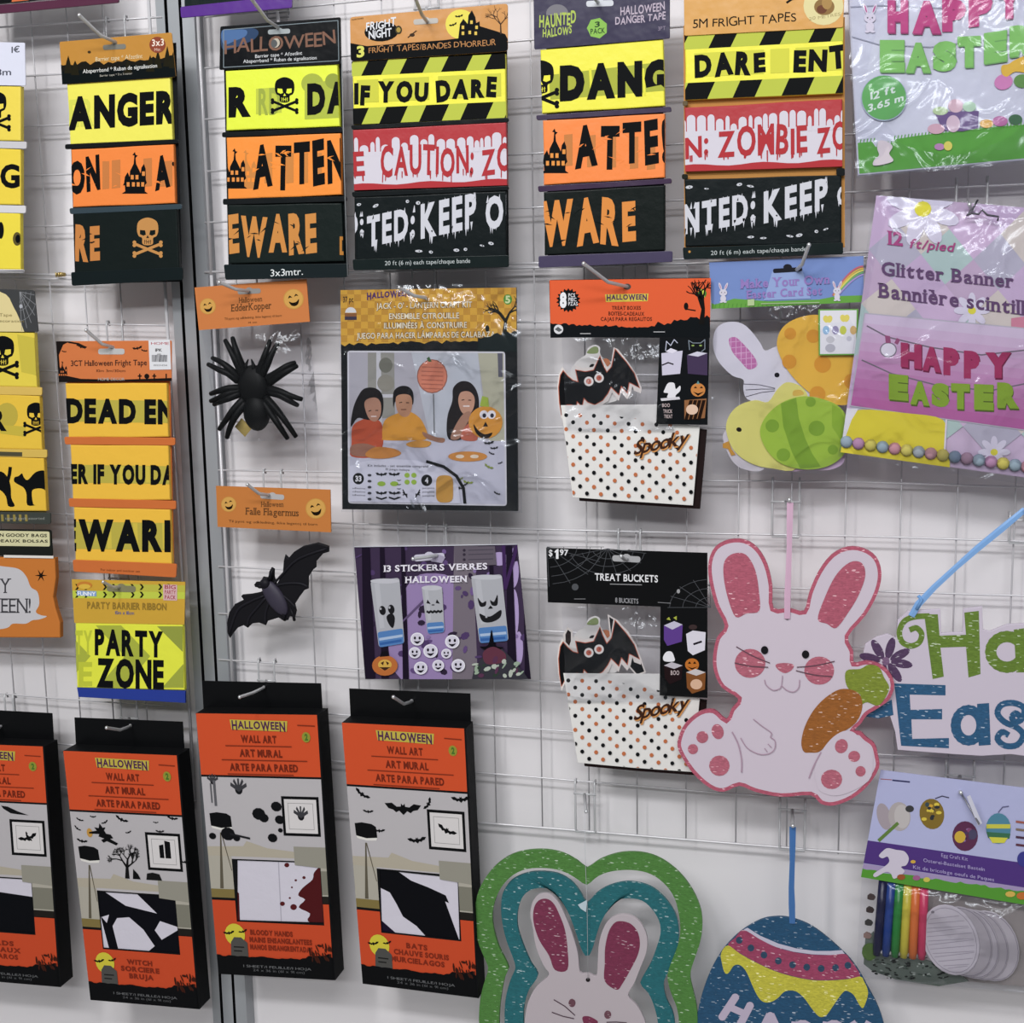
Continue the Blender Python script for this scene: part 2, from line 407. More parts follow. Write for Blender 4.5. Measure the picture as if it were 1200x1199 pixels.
# ------------------------------------------------------------------ room shell
G = Sheet(0.0)
def box(name, x0, x1, y0, y1, z0, z1, col, kind, parent=None, st=None):
    V = [(x, y, z) for x in (x0, x1) for y in (y0, y1) for z in (z0, z1)]
    return link(name, V, [[0,1,3,2],[4,6,7,5],[0,4,5,1],[2,3,7,6],[0,2,6,4],[1,5,7,3]], [mat(col, kind)], None, parent, st)
box('wall_back', -1.6, 1.9, 0.024, 0.06, 0.0, 2.9, '#dedbdd', 'wall', None, 'structure')
box('floor', -1.6, 1.9, -4.5, 0.06, -0.05, 0.0, '#a8a5a2', 'wall', None, 'structure')
# upright between the panels: an extruded double-slot profile
def xat(px, py): return G.P(px, py).x
def upright():
    a = [xat(p, 380) for p in (203.5, 213.2, 216.7, 229.4, 232.8, 246)]
    prof = [(a[0], .0235), (a[0], 0), (a[1], 0), (a[1], .014), (a[2], .014), (a[2], 0), (a[3], 0), (a[3], .014), (a[4], .014), (a[4], 0), (a[5], .001), (a[5], .0235)]
    thing('slotted_upright', 'tall grey metal upright with two dark slots between the left and right wire panels', 'upright', (a[2], .016, 0))
    n = len(prof); V = [(x, y, z) for z in (0.0, 2.7) for x, y in prof]; Fc = []; idx = []
    for i in range(n-1): Fc.append([i, i+1, n+i+1, n+i]); idx.append(1 if i in (2, 3, 4, 6, 7, 8) else 0)
    Fc.append([n-1, 0, n, 2*n-1]); idx.append(0)
    Fc.append([n+0, n+1, n+2, n+3, n+4, n+5, n+6, n+7, n+8, n+9, n+10, n+11]); idx.append(0)
    link('slotted_rail', V, Fc, [mat('#9a9ea2', 'alu'), mat('#2a2c2e', 'alu')], idx, ROOT)
upright()
WR = .00125
def panel(label, stations, rows, vxs, z0, z1, frame_x):
    ys = sorted(rows); th = thing('wire_grid_panel', label, 'wire panel', (G.P(stations[0], 600).x, .002, z0))
    for k in ys:
        pts = [G.P(x, y, 0) for x, y in zip(stations, rows[k])]
        sm = []
        for i in range(len(pts)-1):
            for t in range(3): sm.append(pts[i].lerp(pts[i+1], t/3))
        sm.append(pts[-1]); tube('cross_wire', sm, WR if k not in (0, 11) else .0017, '#cbcacd', 'wire', seg=6)
    for x in vxs: tube('upright_wire', [(x, .0024, z0), (x, .0024, z1)], .0010, '#c6c5c8', 'wire', seg=6)
    for x in frame_x: tube('edge_wire', [(x, .0, z0-.002), (x, .0, z1+.002)], .0022, '#cbcacd', 'wire', seg=8)
x0 = xat(629, 560); U = .06175; ul = xat(258, 520)
B = {1:(378,378,377.5,376,374,373,372),2:(436,438,440,439,438,438,438),3:(494,496.5,501,501.5,502,504,506),4:(551,553,559,563.5,565,571,575),5:(608,613,620,625.5,628.5,634.5,640),
     6:(664,670,678,686,692.5,698.5,706),7:(719,724.5,738,750,758.5,765,772),8:(773,782,797,811,821,829,836),9:(828,837,853,870,883,893.5,902),10:(880,892,909.5,929,940,953,964),11:(935,950,968,987,1000.5,1017,1027),
     0:(325,320,314,308,301,294,289)}
zb = G.P(608, 314).z
panel('lower right white wire grid panel behind the spiders, stickers and bunnies', (256, 390, 610, 840, 1010, 1200, 1320), B, [x0+U*i for i in range(-5, 12)], G.P(610, 969).z, zb, [ul])
A = {0:(319,309,304,296,288,284),-1:(261,244,235,225,216,211),-2:(201,181,169,157,146,139),-3:(140,115,101,87.5,75,68),-4:(80,48,32,15,0,-8),-5:(20,-18,-36,-56,-74,-84),-6:(-41,-86,-106,-128,-150,-162)}
panel('upper right white wire grid panel behind the row of barrier tapes', (240, 608, 790, 1000, 1200, 1320), A, [x0+U*i for i in range(-5, 12)], G.P(608, 309).z, G.P(608, -86).z, [ul])
Cc = {1:(376.5,379,381.5),2:(433,435,438),3:(489,492,496),4:(545,548,553),5:(599,602,608),6:(654,658,664),7:(708,712.5,720),8:(761,764.5,773),9:(813,818,828),10:(866,871.5,881),11:(916,922,932),0:(325.5,327,327)}
xc = xat(141, 360); ur = xat(196, 380); vx = [xc-U*.86*i for i in range(0, 6)]
ex = lambda T: {k: (v[0]*2-v[1]-1, v[0], v[1], v[2]) for k, v in T.items()}
panel('lower left white wire grid panel left of the slotted upright', (-110, 0, 60, 197), ex(Cc), vx, G.P(60, 922).z, G.P(60, 327).z, [ur])
Cu = {0:(321,322,322),-1:(266,265,261),-2:(207,205,200),-3:(149.5,147,140),-4:(91,87.5,80),-5:(32,28,20),-6:(-28,-33,-42)}
panel('upper left white wire grid panel behind the 1 euro tape pack', (-110, 0, 60, 190), ex(Cu), vx, G.P(60, 322).z, G.P(60, -33).z, [ur])
# ------------------------------------------------------------------ hooks
def hook(xc, y0, y1, hole, d, tip, L, label, w=29, prong=True, extra=None):
    """wire bracket on two grid wires with one prong through the pack"""
    a = G.P(xc, y0); b = G.P(xc, y1); hw = w*.0010/2
    thing('display_hook', label, 'hook', (a.x, 0, b.z), 'wire display hooks')
    def V(dx, y, z): return (a.x+dx, y, z)
    tube('bracket', [V(-hw, .004, a.z-.004), V(-hw, .002, a.z+.002), V(-hw, -.003, a.z+.002), V(-hw, -.004, a.z-.004), V(-hw, -.0035, b.z+.001), V(-hw, -.004, b.z-.002),
                     V(hw, -.004, b.z-.002), V(hw, -.0035, b.z+.001), V(hw, -.004, a.z-.004), V(hw, -.003, a.z+.002), V(hw, .002, a.z+.002), V(hw, .004, a.z-.004)], .0014, '#c2c3c5', 'wire')
    if not prong: return
    S = Sheet(d); h = S.P(*hole); zc = h.z
    zc0 = min(a.z-.006, max(b.z+.004, zc))
    tube('crossbar', [V(-hw-.002, -.0045, zc0), V(hw+.002, -.0045, zc0)], .0014, '#c2c3c5', 'wire')
    T = Sheet(d+L).P(*tip)
    base = Vector((a.x, -.0055, zc0)); k = h.lerp(T, .45); k.z = h.z + (T.z-h.z)*.2
    tube('prong', [base, base.lerp(h, .9), h, k, T.lerp(k, .06), T], .0021, '#c2c3c5', 'wire', seg=8)
    blob('prong_tip', T, (Vector((.0024, 0, 0)), Vector((0, .0024, 0)), Vector((0, 0, .0024))), '#d8dadc', 'steel', nu=8, nv=6)
# ------------------------------------------------------------------ tape packs
GRP = None
def tape_pack(name, label, d, card, header, tapes, bars, hdr_col, bar_cols, org, th=.0012, cat='tape pack', header_kind='gloss', hr=2):
    sh = Sheet(d); thing(name, label, cat, sh.P(*org))
    if card: slab('backing_card', sh, card[0], card[1], 'paper', .0012, -.006)
    hd = slab('header_card', sh, rquad(header, hr), hdr_col, header_kind, .0012, 0.0015, .4)
    tp = []
    for q, c in tapes: tp.append(slab('tape', sh, [lerp(q, u, v + w) for u, v, w in ((0, 0, 0), (.33, 0, .006), (.66, 0, -.004), (1, 0, 0), (1, .5, 0), (1, 1, 0), (.6, 1, .006), (.3, 1, -.004), (0, 1, 0), (.004, .5, 0))], c, 'film', .007, 0, 1.6))
    for q, c in bars: slab('spacer_bar', sh, rquad(q, 2, 2), c, 'gloss', .002, .0006, .5)
    return sh, hd, tp
K = '#16181a'
def P_anger():
    q1 = [(78,98),(199,90),(202,164),(82,170)]; q2 = [(83,175),(203,169),(205,238),(85,243)]; q3 = [(86,250),(207,243),(210,318),(89,325)]
    hq = [(69.5,49),(201,38),(206,90),(73,99)]
    sh, hd, tp = tape_pack('barrier_tape_pack', 'pack of yellow, orange and black tapes reading ANGER under an amber forest header', 'tape pack' and .055,
        ([(80,60),(206,50),(213,330),(88,333)], '#1a1d20'), hq, [(q1, '#e6df4e'), (q2, '#ec8133'), (q3, '#1b2524')],
        [([(76,169),(209,163),(209,168),(76,175)], '#1c2022'), ([(81,244),(213,239),(213,245),(82,251)], '#33424a'), ([(83,319),(214,313),(214,328),(84,335)], '#1b2628')], '#b9822f', None, (137, 60))
    i = Ink('header_print', sh, .0015, parent=hd, clip_=hq)
    i.poly(ragged(69,78,206,68,4,26,102,93,3), '#23211b'); i.poly(ragged(69,84,206,74,2,20,102,93,5), '#121a1c')
    for x, y, h in ((80,76,14),(88,78,9),(176,74,12),(185,70,14),(196,68,18),(203,70,12),(150,76,8)): i.poly([(x-5,y+10),(x-2,y-h*.3),(x,y-h*.8),(x+2,y-h*.3),(x+5,y+10)], '#2a2718')
    i.ell(184.5,52.5,9.5,9.5,'#87402b'); i.text('3x3', 178,54,192,53,7.5,'#e8d8c8'); i.text('Mtr.', 181,60,189,59.5,3.5,'#d8b8a8',0)
    i.ell(104.5,61,2,1.5,'#3a2c18'); slot(i, 134,55,27,'#77766e',-3)
    i.text('Barrier tape * Afzetlint', 112,72,167,68,5,'#e0cfa6',0); i.text('Absperrband * Ruban de signalisation', 97,86,184,79,4.6,'#e0e0dc',0); i.text('Barrier tape * 3 x 3 meter', 117,90,155,87,2.4,'#b0aca0',0); i.done()
    i = Ink('lettering', sh, 0, parent=tp[0], clip_=q1); i.text('GER', 62,150,110,146,30,'#cfd04a',.03); i.text('ANGER', 80,150,206,141.5,33,K,.065); i.done()
    i = Ink('lettering', sh, 0, parent=tp[1], clip_=q2); i.polys([[(120,189),(128,189),(128,221),(120,222)],[(131,188),(141,187),(141,220),(131,221)],[(168,186),(178,185),(178,218),(168,219)],[(186,190),(202,188),(202,218),(186,219)]],'#c2763a')
    i.text('ION',75,223,117,222,33,K,.06,'wob'); i.text('A',181,222,199,220,36,K,.06,'wob'); i.ell(203,192,1.5,2.5,K); i.chips(79,190,205,220,'#ec8133',10); house(i, 158,227,28,K,'#d9883e'); i.done()
    i = Ink('skull_print', sh, 0, parent=tp[2], clip_=q3); i.text('RE', 88,304,117,303,37,'#c07b3b',.06,'wob'); i.chips(88,268,117,303,'#1b2524',5); skull(i, 173,272,25,'#bd8647','#1b2524'); i.done()
def P_hallo():
    q1 = [(264,83),(395,74),(398,148),(265,153)]; q2 = [(265,161),(399,156),(400,228),(267,234)]; q3 = [(267,240),(400,238),(403,306),(269,309)]
    hq = [(258,31),(399,20),(400,75),(257,82)]
    sh, hd, tp = tape_pack('barrier_tape_pack', 'pack of neon, orange and black tapes under a black header with blue sheen, marked 3x3mtr', .06,
        ([(262,60),(399,50),(408,322),(268,325)], '#22282a'), hq, [(q1, '#dde92c'), (q2, '#f08c2c'), (q3, '#1f2a28')],
        [([(260,155),(402,149),(402,155),(260,161)], '#1c2022'), ([(261,233),(406,230),(406,236),(261,240)], '#202426'), ([(262,310),(408,309),(407,325),(264,328)], '#222d30')], '#14171b', None, (326, 35))
    i = Ink('header_print', sh, .0015, parent=hd, clip_=hq)
    i.poly(cr([(260,36),(275,34),(296,33),(303,38),(298,46),(285,52),(268,58),(260,56)],4),'#2c4262'); i.poly(cr([(260,36),(272,35),(288,35),(288,42),(275,48),(262,52)],4),'#4a6a98'); i.ell(322,50,6,6,'#b8b0a0'); i.ell(320,51,5,5,'#56595a')  # blue sheen at the left painted in as flat colour patches
    i.line([(262,35),(396,24),(397,71),(262,79)],.8,'#7f8c92',True)
    i.text('HALLOWEEN',263,63,393,52,15,'#7c5a4a',.01,'wob',gap=.03); slot(i,327,37,26,'#9fa6a8',-3)
    i.text('Barrier tape * Afzetlint',299,68,354,64,4,'#d6d8da',0); i.text('Absperrband * Ruban de signalisation',285,74,371,69.5,4,'#d6d8da',0); i.done()
    i = Ink('lettering', sh, 0, parent=tp[0], clip_=q1); i.polys([[(300,104),(330,102),(330,132),(300,134)]],'#b9c43a'); i.text('RD',303,134,328,133,29,'#98a53c',.03)
    i.ell(366,98,13,12,'#a2ae3c'); i.poly([(357,100),(395,92),(397,138),(357,140)],'#a9b53c'); i.ell(390,95,9,9,'#8f9b3a')
    i.text('ER',246,136,294,134,30,K,.065); skull(i,333.5,106,23,K,'#dde92c'); i.text('DA',360,132,407,129,31,K,.065); i.done()
    i = Ink('lettering', sh, 0, parent=tp[1], clip_=q2); house(i,288,221,26,'#c9813a','#f08c2c'); i.polys([[(x,180),(x+9,179),(x+9,214),(x,215)] for x in (310,335,352,368)],'#c9803a')
    house(i,275,221,27,K,'#e08c3c'); i.text('ATTEN',296,220,404,209,43,K,.055,'wob',gap=.12); i.chips(297,176,400,214,'#f08c2c',12); i.done()
    i = Ink('lettering', sh, 0, parent=tp[2], clip_=q3); i.text('EWARE',267,296,371,293,39,'#c8853d',.055,'wob'); i.chips(268,258,371,294,'#1f2a28',14); i.text('D',398,298,410,298,20,'#b0742c',.03); i.done()
    i = Ink('small_print', sh, .0006); i.text('3x3mtr.',317,324,355,322,8,'#dfe3e2',0); i.done()
    for x in (400.5,): tube('sleeve_edge',[sh.P(x,70,.001),sh.P(x+3,200,.001),sh.P(x+7,324,.001)],.0007,'#8d9092','gloss')
def bandtape(i, q, cols, rows):
    """yellow tape printed with slanted hazard blocks above and below a message"""
    for (v0, v1, us) in rows:
        i.poly(sub(q,0,v0,1,v1),'#17191a')
        for u in us: i.poly([lerp(q,u[0],v1),lerp(q,u[1],v1),lerp(q,u[1]+.05,v0),lerp(q,u[0]+.05,v0)],'#b5bf3d')
def blood(i, q, seed, words, red='#ad2f35'):
    rnd = random.Random(seed); W_ = '#cdc8d2'; i.poly(sub(q,-.02,.38,1.02,.93),W_)
    u = -.03
    while u < 1.02:      # rounded white columns climbing into the red edge
        w = rnd.uniform(.02,.06); t = rnd.uniform(.12,.3)
        i.poly([lerp(q,u,.45)]+[lerp(q,u+w/2-math.cos(k*math.pi/6)*w/2,t+.06-math.sin(k*math.pi/6)*.06) for k in range(7)]+[lerp(q,u+w,.45)],W_); u += w + rnd.uniform(.004,.016)
    i.poly([lerp(q,-.02,1),lerp(q,1.02,1)]+[lerp(q,1.02-1.04*k/14,.91-.02*math.sin(k*1.1)) for k in range(15)],red)
    for w in words: i.text(*w, red, .03, 'dripwob', gap=.09)
def ghosts(i, q, words, seed):
    rnd = random.Random(seed)
    for w in words: i.text(*w, '#c6c7cf', .045, 'jag', gap=.12)
    for u, v in ((.03,.12),(.14,.15),(.35,.1),(.42,.13),(.42,.88),(.5,.9),(.67,.88),(.73,.87),(.84,.82),(.9,.79)):
        x, y = lerp(q,u,v); i.ell(x,y,rnd.uniform(2,5),rnd.uniform(1,2.2),'#bfc1c8',rnd.uniform(-30,20),8)
        i.ell(x+.5,y,.8,.8,'#1a2224',0,6)
def P_fright():
    q1 = [(412,72),(592,63),(593,138),(414,146)]; q2 = [(413,152),(593,143),(594,217),(415,223)]; q3 = [(415,231),(593,224),(593,301),(417,305)]
    hq = [(410,20),(595,4),(595,60),(411,72)]
    sh, hd, tp = tape_pack('fright_tape_pack', 'three-tape pack reading IF YOU DARE and CAUTION under an orange header with haunted house', .058,
        ([(414,60),(594,50),(596,305),(416,310)], '#1c2022'), hq, [(q1, '#e9e431'), (q2, '#ad2f35'), (q3, '#172022')],
        [([(411,147),(596,138),(596,143),(412,152)], '#1c2022'), ([(412,225),(596,218),(596,223),(413,231)], '#1c2224'), ([(413,304),(596,299),(596,313),(414,317)], '#1e2a2a')], '#c68a45', None, (501, 26), hr=4)
    i = Ink('header_print', sh, .0015, parent=hd, clip_=rquad(hq,4))
    i.ell(540,28.5,18,17.5,'#e0d24d'); i.poly([(560,30),(580,36),(592,40),(596,48),(560,55)],'#17191b')
    i.poly([(408,50),(430,54),(470,51),(520,47),(560,42),(578,43),(598,50),(598,64),(408,76)],'#17191b')
    T = [(537,45),(539,28),(543,22),(548,28),(549,18),(553,12),(557,20),(558,27),(562,25),(563,44)]; i.poly(T,'#17191b'); i.polys([[(x,y),(x+3,y),(x+3,y+4),(x,y+4)] for x,y in ((541,30),(551,24),(557,30),(541,37),(556,37),(549,36))],'#d8b84a')
    batshape(i,538,19,5,'#17191b',-10); batshape(i,531,29,5,'#17191b',-20); i.ell(483,41,3,2,'#3a2a1c'); i.line([(478,44),(488,36)],1.2,'#3a2a1c')
    tree(i,587,40,34,'#3c2a1e',5,.06,4); i.ell(447,37,20,11.5,'#1b1c1d',-4)
    i.text('FRIGHT',429,36,464,30,9,'#d9dbdf',.02,'wob'); i.text('NIGHT',432,46,459,42,9,'#d9dbdf',.02,'wob'); i.ell(467,35,4,5,'#3a3522'); i.ell(467,35,2.5,3,'#a58a3c')
    slot(i,499,25,29,'#b9b4ac',-4); i.text('3',418,67,427,66,12,'#d0cf5a',.04); i.text("FRIGHT TAPES/BANDES D'HORREUR",432,62,581,53,6.6,'#b9814b',.0,'wob'); i.text('PAPER/PAPIER',412,24,426,22,1.6,'#6a4a2a',0); i.done()
    i = Ink('lettering', sh, 0, parent=tp[0], clip_=q1)
    bandtape(i,q1,None,((0,.235,((-.04,.06),(.19,.31),(.46,.58),(.74,.86),(1.01,1.1))),(.745,1,((.055,.17),(.31,.43),(.58,.7),(.87,.99)))))
    i.polys([sub(q1,a,.3,b,.66) for a,b in ((.03,.17),(.2,.5),(.56,.97))],'#c6c738'); i.text('IF YOU DARE',415,121,582,113,20,K,.065,'wob',gap=.1); i.done()
    i = Ink('lettering', sh, 0, parent=tp[1], clip_=q2); blood(i,q2,4,[('CAUTION:',446,206,555,203,31),('ZO',564,203,600,200,30),('E',413,206,427,206,25)]); i.done()
    i = Ink('lettering', sh, 0, parent=tp[2], clip_=q3); ghosts(i,q3,[('TED:',430,288,486,276,32),('KEEP',493,278,558,264,36),('OU',569,267,610,262,34),('D:',405,276,426,274,24)],3); i.done()
    i = Ink('small_print', sh, .0006); i.text('20 ft (6 m) each tape/chaque bande',451,311,551,308,5,'#b9c0c0',0); i.done()
def P_haunted():
    q1 = [(633,58),(777,46),(779,124),(635,133)]; q2 = [(636,141),(779,133),(779,208),(637,217)]; q3 = [(637,225),(779,217),(779,293),(638,299)]
    hq = [(625,-14),(785,-28),(785,45),(626,58)]
    sh, hd, tp = tape_pack('danger_tape_pack', 'pack of yellow DANG, orange ATTE and black WARE tapes under a navy purple header', .055,
        ([(640,20),(776,10),(779,305),(642,308)], '#2c2838'), hq, [(q1, '#e8e234'), (q2, '#f08338'), (q3, '#18211f')],
        [([(628,135),(786,125),(787,131),(629,141)], '#3a2f48'), ([(630,218),(787,209),(787,215),(631,225)], '#3c2a44'), ([(631,300),(788,294),(788,307),(631,314)], '#443d58')], '#2c2744', None, (700, 4))
    i = Ink('header_print', sh, .0015, parent=hd, clip_=hq)
    i.ell(653,16,13,11,'#77757c',0,16,None,170,370); i.text('HAUNTED',632,33,675,27,14,'#a9bd52',.03,'wob'); i.text('HALLOWS',636,44,670,39,9,'#a9bd52',.03,'wob')
    T = local(700,33,11); i.poly(T([(math.cos(k*.45)*(1+.12*(k%2)),math.sin(k*.45)*(1+.12*(k%2))) for k in range(14)]),'#86b84e'); i.text('3',697,32,703,31,6,'#2a4426',.03); i.text('PACK',692,40,709,38.5,6,'#2a4426',.02)
    slot(i,703,4,32,'#c9ccd2',-2); i.text('HALLOWEEN',727,18,779,12,9,'#b7a9b8',.02,'wob'); i.text('DANGER TAPE',721,29,780,23,8,'#b7a9b8',.02,'wob'); i.text('3PT',771,36,780,35,4.5,'#8d8296',0); i.done()
    i = Ink('lettering', sh, 0, parent=tp[0], clip_=q1); i.poly([(643,88),(780,72),(782,106),(645,117)],'#a5ac36'); i.polys([[(x,80),(x+3,80),(x+5,112),(x+2,112)] for x in (655,690,723,752)],'#dfdc34')
    skull(i,634,91,30,K,'#e8e234'); i.text('DANG',656,115,784,107,34,K,.08); i.done()
    i = Ink('lettering', sh, 0, parent=tp[1], clip_=q2); i.polys([[(x,158+k),(x+10,157+k),(x+10,194+k),(x,195+k)] for k,x in enumerate((661,688,712,738,758))],'#c27a3e')
    house(i,650,203,30,K,'#e0903c'); i.text('ATTE!',673,196,783,186,42,K,.055,'wob',gap=.12); i.chips(675,152,779,192,'#f08338',12); i.done()
    i = Ink('lettering', sh, 0, parent=tp[2], clip_=q3); i.text('WARE',634,287,745,282,43,'#d88739',.055,'wob',gap=.1); i.chips(638,242,743,284,'#18211f',13); i.done()
def P_5m():
    q1 = [(802,40),(988,29),(988,109),(803,117)]; q2 = [(802,126),(987,116),(987,195),(803,201)]; q3 = [(802,210),(986,205),(986,285),(803,289)]
    hq = [(801,-30),(991,-40),(988,32),(802,42)]
    sh, hd, tp = tape_pack('fright_tape_pack', 'tape pack reading DARE ENT and ZOMBIE under a plain amber header 5M FRIGHT TAPES', .058,
        ([(801,30),(990,20),(990,290),(802,300)], '#b9813a'), hq, [(q1, '#e9e431'), (q2, '#ad2f35'), (q3, '#172022')],
        [([(800,118),(806,118),(806,124),(800,124)], '#5a4a2a'), ([(980,197),(990,197),(990,206),(980,206)], '#1c2022'), ([(799,204),(806,204),(806,210),(799,210)], '#2a2c22'), ([(800,290),(988,284),(988,298),(801,304)], '#1e2a2a')], '#cf9847', None, (900, -20))
    i = Ink('header_print', sh, .0015, parent=hd, clip_=hq); i.ell(965,7,23.5,22.5,'#d8cd95'); i.ell(966,8,12,10,'#8a6a3c'); i.ell(963,11,6,5,'#6a3f2a'); i.ell(969,3,6,8,'#a5824a')
    i.text('5M FRIGHT TAPES',812,33,933,25,10,'#2a241c',.0,'wob'); i.line([(922,3),(928,-1),(934,-2)],2.5,'#2a241c'); i.text('20 METRES',948,24,985,18,3.5,'#a89a6a',0,'wob'); i.done()
    i = Ink('lettering', sh, 0, parent=tp[0], clip_=q1)
    bandtape(i,q1,None,((0,.235,((-.02,.15),(.29,.47),(.6,.78),(.92,1.1))),(.745,1,((-.1,-.03),(.14,.3),(.44,.61),(.77,.95)))))
    i.polys([sub(q1,a,.3,b,.66) for a,b in ((.06,.5),(.54,.66),(.7,1.0))],'#cdcd3a'); i.text('DARE',814,90,897,84,21,K,.065,'wob',gap=.1); i.text('ENT',930,82,992,79,22,K,.065,'wob',gap=.1); i.done()
    i = Ink('lettering', sh, 0, parent=tp[1], clip_=q2); blood(i,q2,9,[('N:',803,184,830,181,25),('ZOMBIE',841,183,946,177,30),('ZO',957,177,993,175,30)]); i.done()
    i = Ink('lettering', sh, 0, parent=tp[2], clip_=q3); ghosts(i,q3,[('NTED:',801,273,885,258,31),('KEEP',895,260,970,243,33),('O',981,240,996,238,20)],6); i.done()
    i = Ink('small_print', sh, .0006); i.text('20 ft (6 m) each tape/chaque bande',833,299,945,294,5,'#b9c0c0',0); i.ell(808,295,1.5,1.5,'#c08a3a',0,8); i.done()
def P_dead():
    q1 = [(76,449),(195,449),(197,512),(80,513)]; q2 = [(82,521),(197,522),(199,586),(85,586)]; q3 = [(86,594),(199,597),(201,661),(88,657)]
    hq = [(65.5,400),(201,399),(201,446.5),(69,448)]
    sh, hd, tp = tape_pack('fright_tape_pack', 'pack of three amber tapes reading DEAD EN and WARI with a barcode price sticker', .055,
        ([(78,440),(199,440),(204,668),(92,666)], '#c8682c'), hq, [(q1, '#e6b42f'), (q2, '#e6b42f'), (q3, '#e6b42f')],
        [([(75,512),(205,513),(205,522),(76,521)], '#c5682c'), ([(80,584),(206,587),(206,597),(81,594)], '#c5682c'), ([(85,656),(207,661),(206,677),(86,670)], '#c5682c')], '#cb713a', None, (131, 408))
    i = Ink('header_print', sh, .0015, parent=hd, clip_=hq)
    i.poly([(65,400),(82,400),(74,404),(69,416),(70,430),(76,440),(95,444),(140,445),(201,443),(201,449),(69,449)],'#231d1c'); i.line([(80,401),(92,403),(100,407)],2,'#2b2320'); batshape(i,95,406,7,'#2b2320',20)
    batshape(i,161,408,6,'#2b2320',-12); batshape(i,169,411,4,'#2b2320',10); batshape(i,75,412,3,'#2b2320',10); house(i,73,444,12,'#231d1c','#c06a34')
    i.polys([[(x,438),(x+1.5,438),(x+1.5,446),(x,446)] for x in (163,171,180,194)],'#231d1c'); i.polys([[(x-1.5,440),(x+3,440),(x+3,441.5),(x-1.5,441.5)] for x in (163,180)],'#231d1c'); i.ell(172,441,3,3,'#231d1c',0,10)
    slot(i,130.5,412,31,'#b4b4b2',0); i.text('3CT Halloween Fright Tape',83,429,172,428,6.4,'#3a2320',.01); i.text('10m 3m/30cm',113,436,147,436,3,'#5a3222',0); i.text('HOME DECOR',115,446,146,446,3.2,'#b0a8a0',0); i.done()
    st = slab('price_sticker', sh, [(174,399),(199,398),(200.5,433),(175.5,433.5)], '#d5d5d8', 'paper', .0003, .0022, parent=hd)
    i = Ink('barcode', sh, .0022, parent=st); i.text('HOME',177,404,198,404,3,'#b0505a',0); i.text('1PK',182,412,190,412,3.4,'#333333',.02); i.text('60ML',184,416,189,416,1.6,'#444444',0)
    rnd = random.Random(4); i.polys([[(178+k*1.15,416),(178+k*1.15+rnd.uniform(.4,.9),416),(178+k*1.15+rnd.uniform(.4,.9),424),(178+k*1.15,424)] for k in range(16)],'#4a4a50'); i.text('0123456',180,429,196,429,1.8,'#777777',0); i.done()
    def m(p, q, y, s, x0, x1, h, gl, gh):
        i = Ink('lettering', sh, 0, parent=p, clip_=q); i.poly([(x0-2,y-gh),(x1,y-gh+2),(x1,y+2),(x0-2,y)],'#b3a53c')
        i.polys([[(x,y-gh+2),(x+5,y-gh+2),(x+6,y),(x+1,y)] for x in gl],'#c9b43a'); i.text(s,x0,y,x1,y+1.5,h,K,.06); i.done()
    m(tp[0],q1,494,'DEAD EN',77,205,25,(100,122,150),26); m(tp[1],q2,565.5,'ER IF YOU DA',82,204,20,(110,140,170),21); m(tp[2],q3,643,'EWARI',72,200,32,(100,125,156,190),32)
    i = Ink('small_print', sh, .0006); i.text('For indoor and outdoor use',118,669,164,671,2.6,'#5a2a18',0); i.done()
def P_euro():
    q1 = [(-62,100),(24,101),(24,165),(-60,163)]; q2 = [(-60,172),(24,175),(24,240),(-60,238)]; q3 = [(-60,247),(23.5,250),(24,316),(-60,314)]
    hq = [(-66,48),(29,50),(30,100.5),(-66,99)]
    sh, hd, tp = tape_pack('barrier_tape_pack', 'yellow tape pack at the upper left edge with a white header priced 1 euro', .055,
        ([(-55,60),(24,60),(26,312),(-55,310)], '#b8b4b0'), hq, [(q1, '#e6cf45'), (q2, '#e6cb35'), (q3, '#e6d232')],
        [([(-64,164),(31,166),(31,174.5),(-64,172)], '#c3c1c4'), ([(-64,239),(30,241),(30,250),(-64,248)], '#cfcdd0'), ([(-64,315),(28,316),(28,319.5),(-64,319)], '#cfcdd0')], '#d3d5e4', None, (-18, 55))
    i = Ink('header_print', sh, .0015, parent=hd); i.text('1€',13.5,62,23,61,7,'#3a3d48',.01); i.text('3m',-4,88.5,13,88,7.5,'#4a4d5a',.01); i.done()
    i = Ink('skull_print', sh, 0, parent=tp[0], clip_=q1); skull(i,-5,124,25,K,'#e6cf45'); i.done()
    i = Ink('lettering', sh, 0, parent=tp[1], clip_=q2); i.text('DANG',-78,219,23,219,25,K,.04); i.done()
    i = Ink('cat_print', sh, 0, parent=tp[2], clip_=q3); i.ell(1,270,3.5,10,K); i.ell(20,280,5,8,'#5a5028'); i.ell(21,280,3,5,K); i.text('AN',-50,290,-8,290,24,K,.04); i.done()
def catshape(i, cx, by, s, col):
    T = local(cx, by, s); i.poly(T(cr([(-.9,-1.05),(-.75,-1.1),(-.62,-1.2),(-.55,-1.05),(-.4,-.95),(-.1,-1.25),(.25,-1.3),(.5,-1.05),(.6,-.7),(.62,-.3),(.75,0),(.5,0),(.42,-.35),(.2,-.6),(-.1,-.62),(-.25,-.5),(-.2,-.05),(-.1,0),(-.42,0),(-.45,-.4),(-.55,-.65),(-.8,-.8),(-.92,-.9)],3)), col)
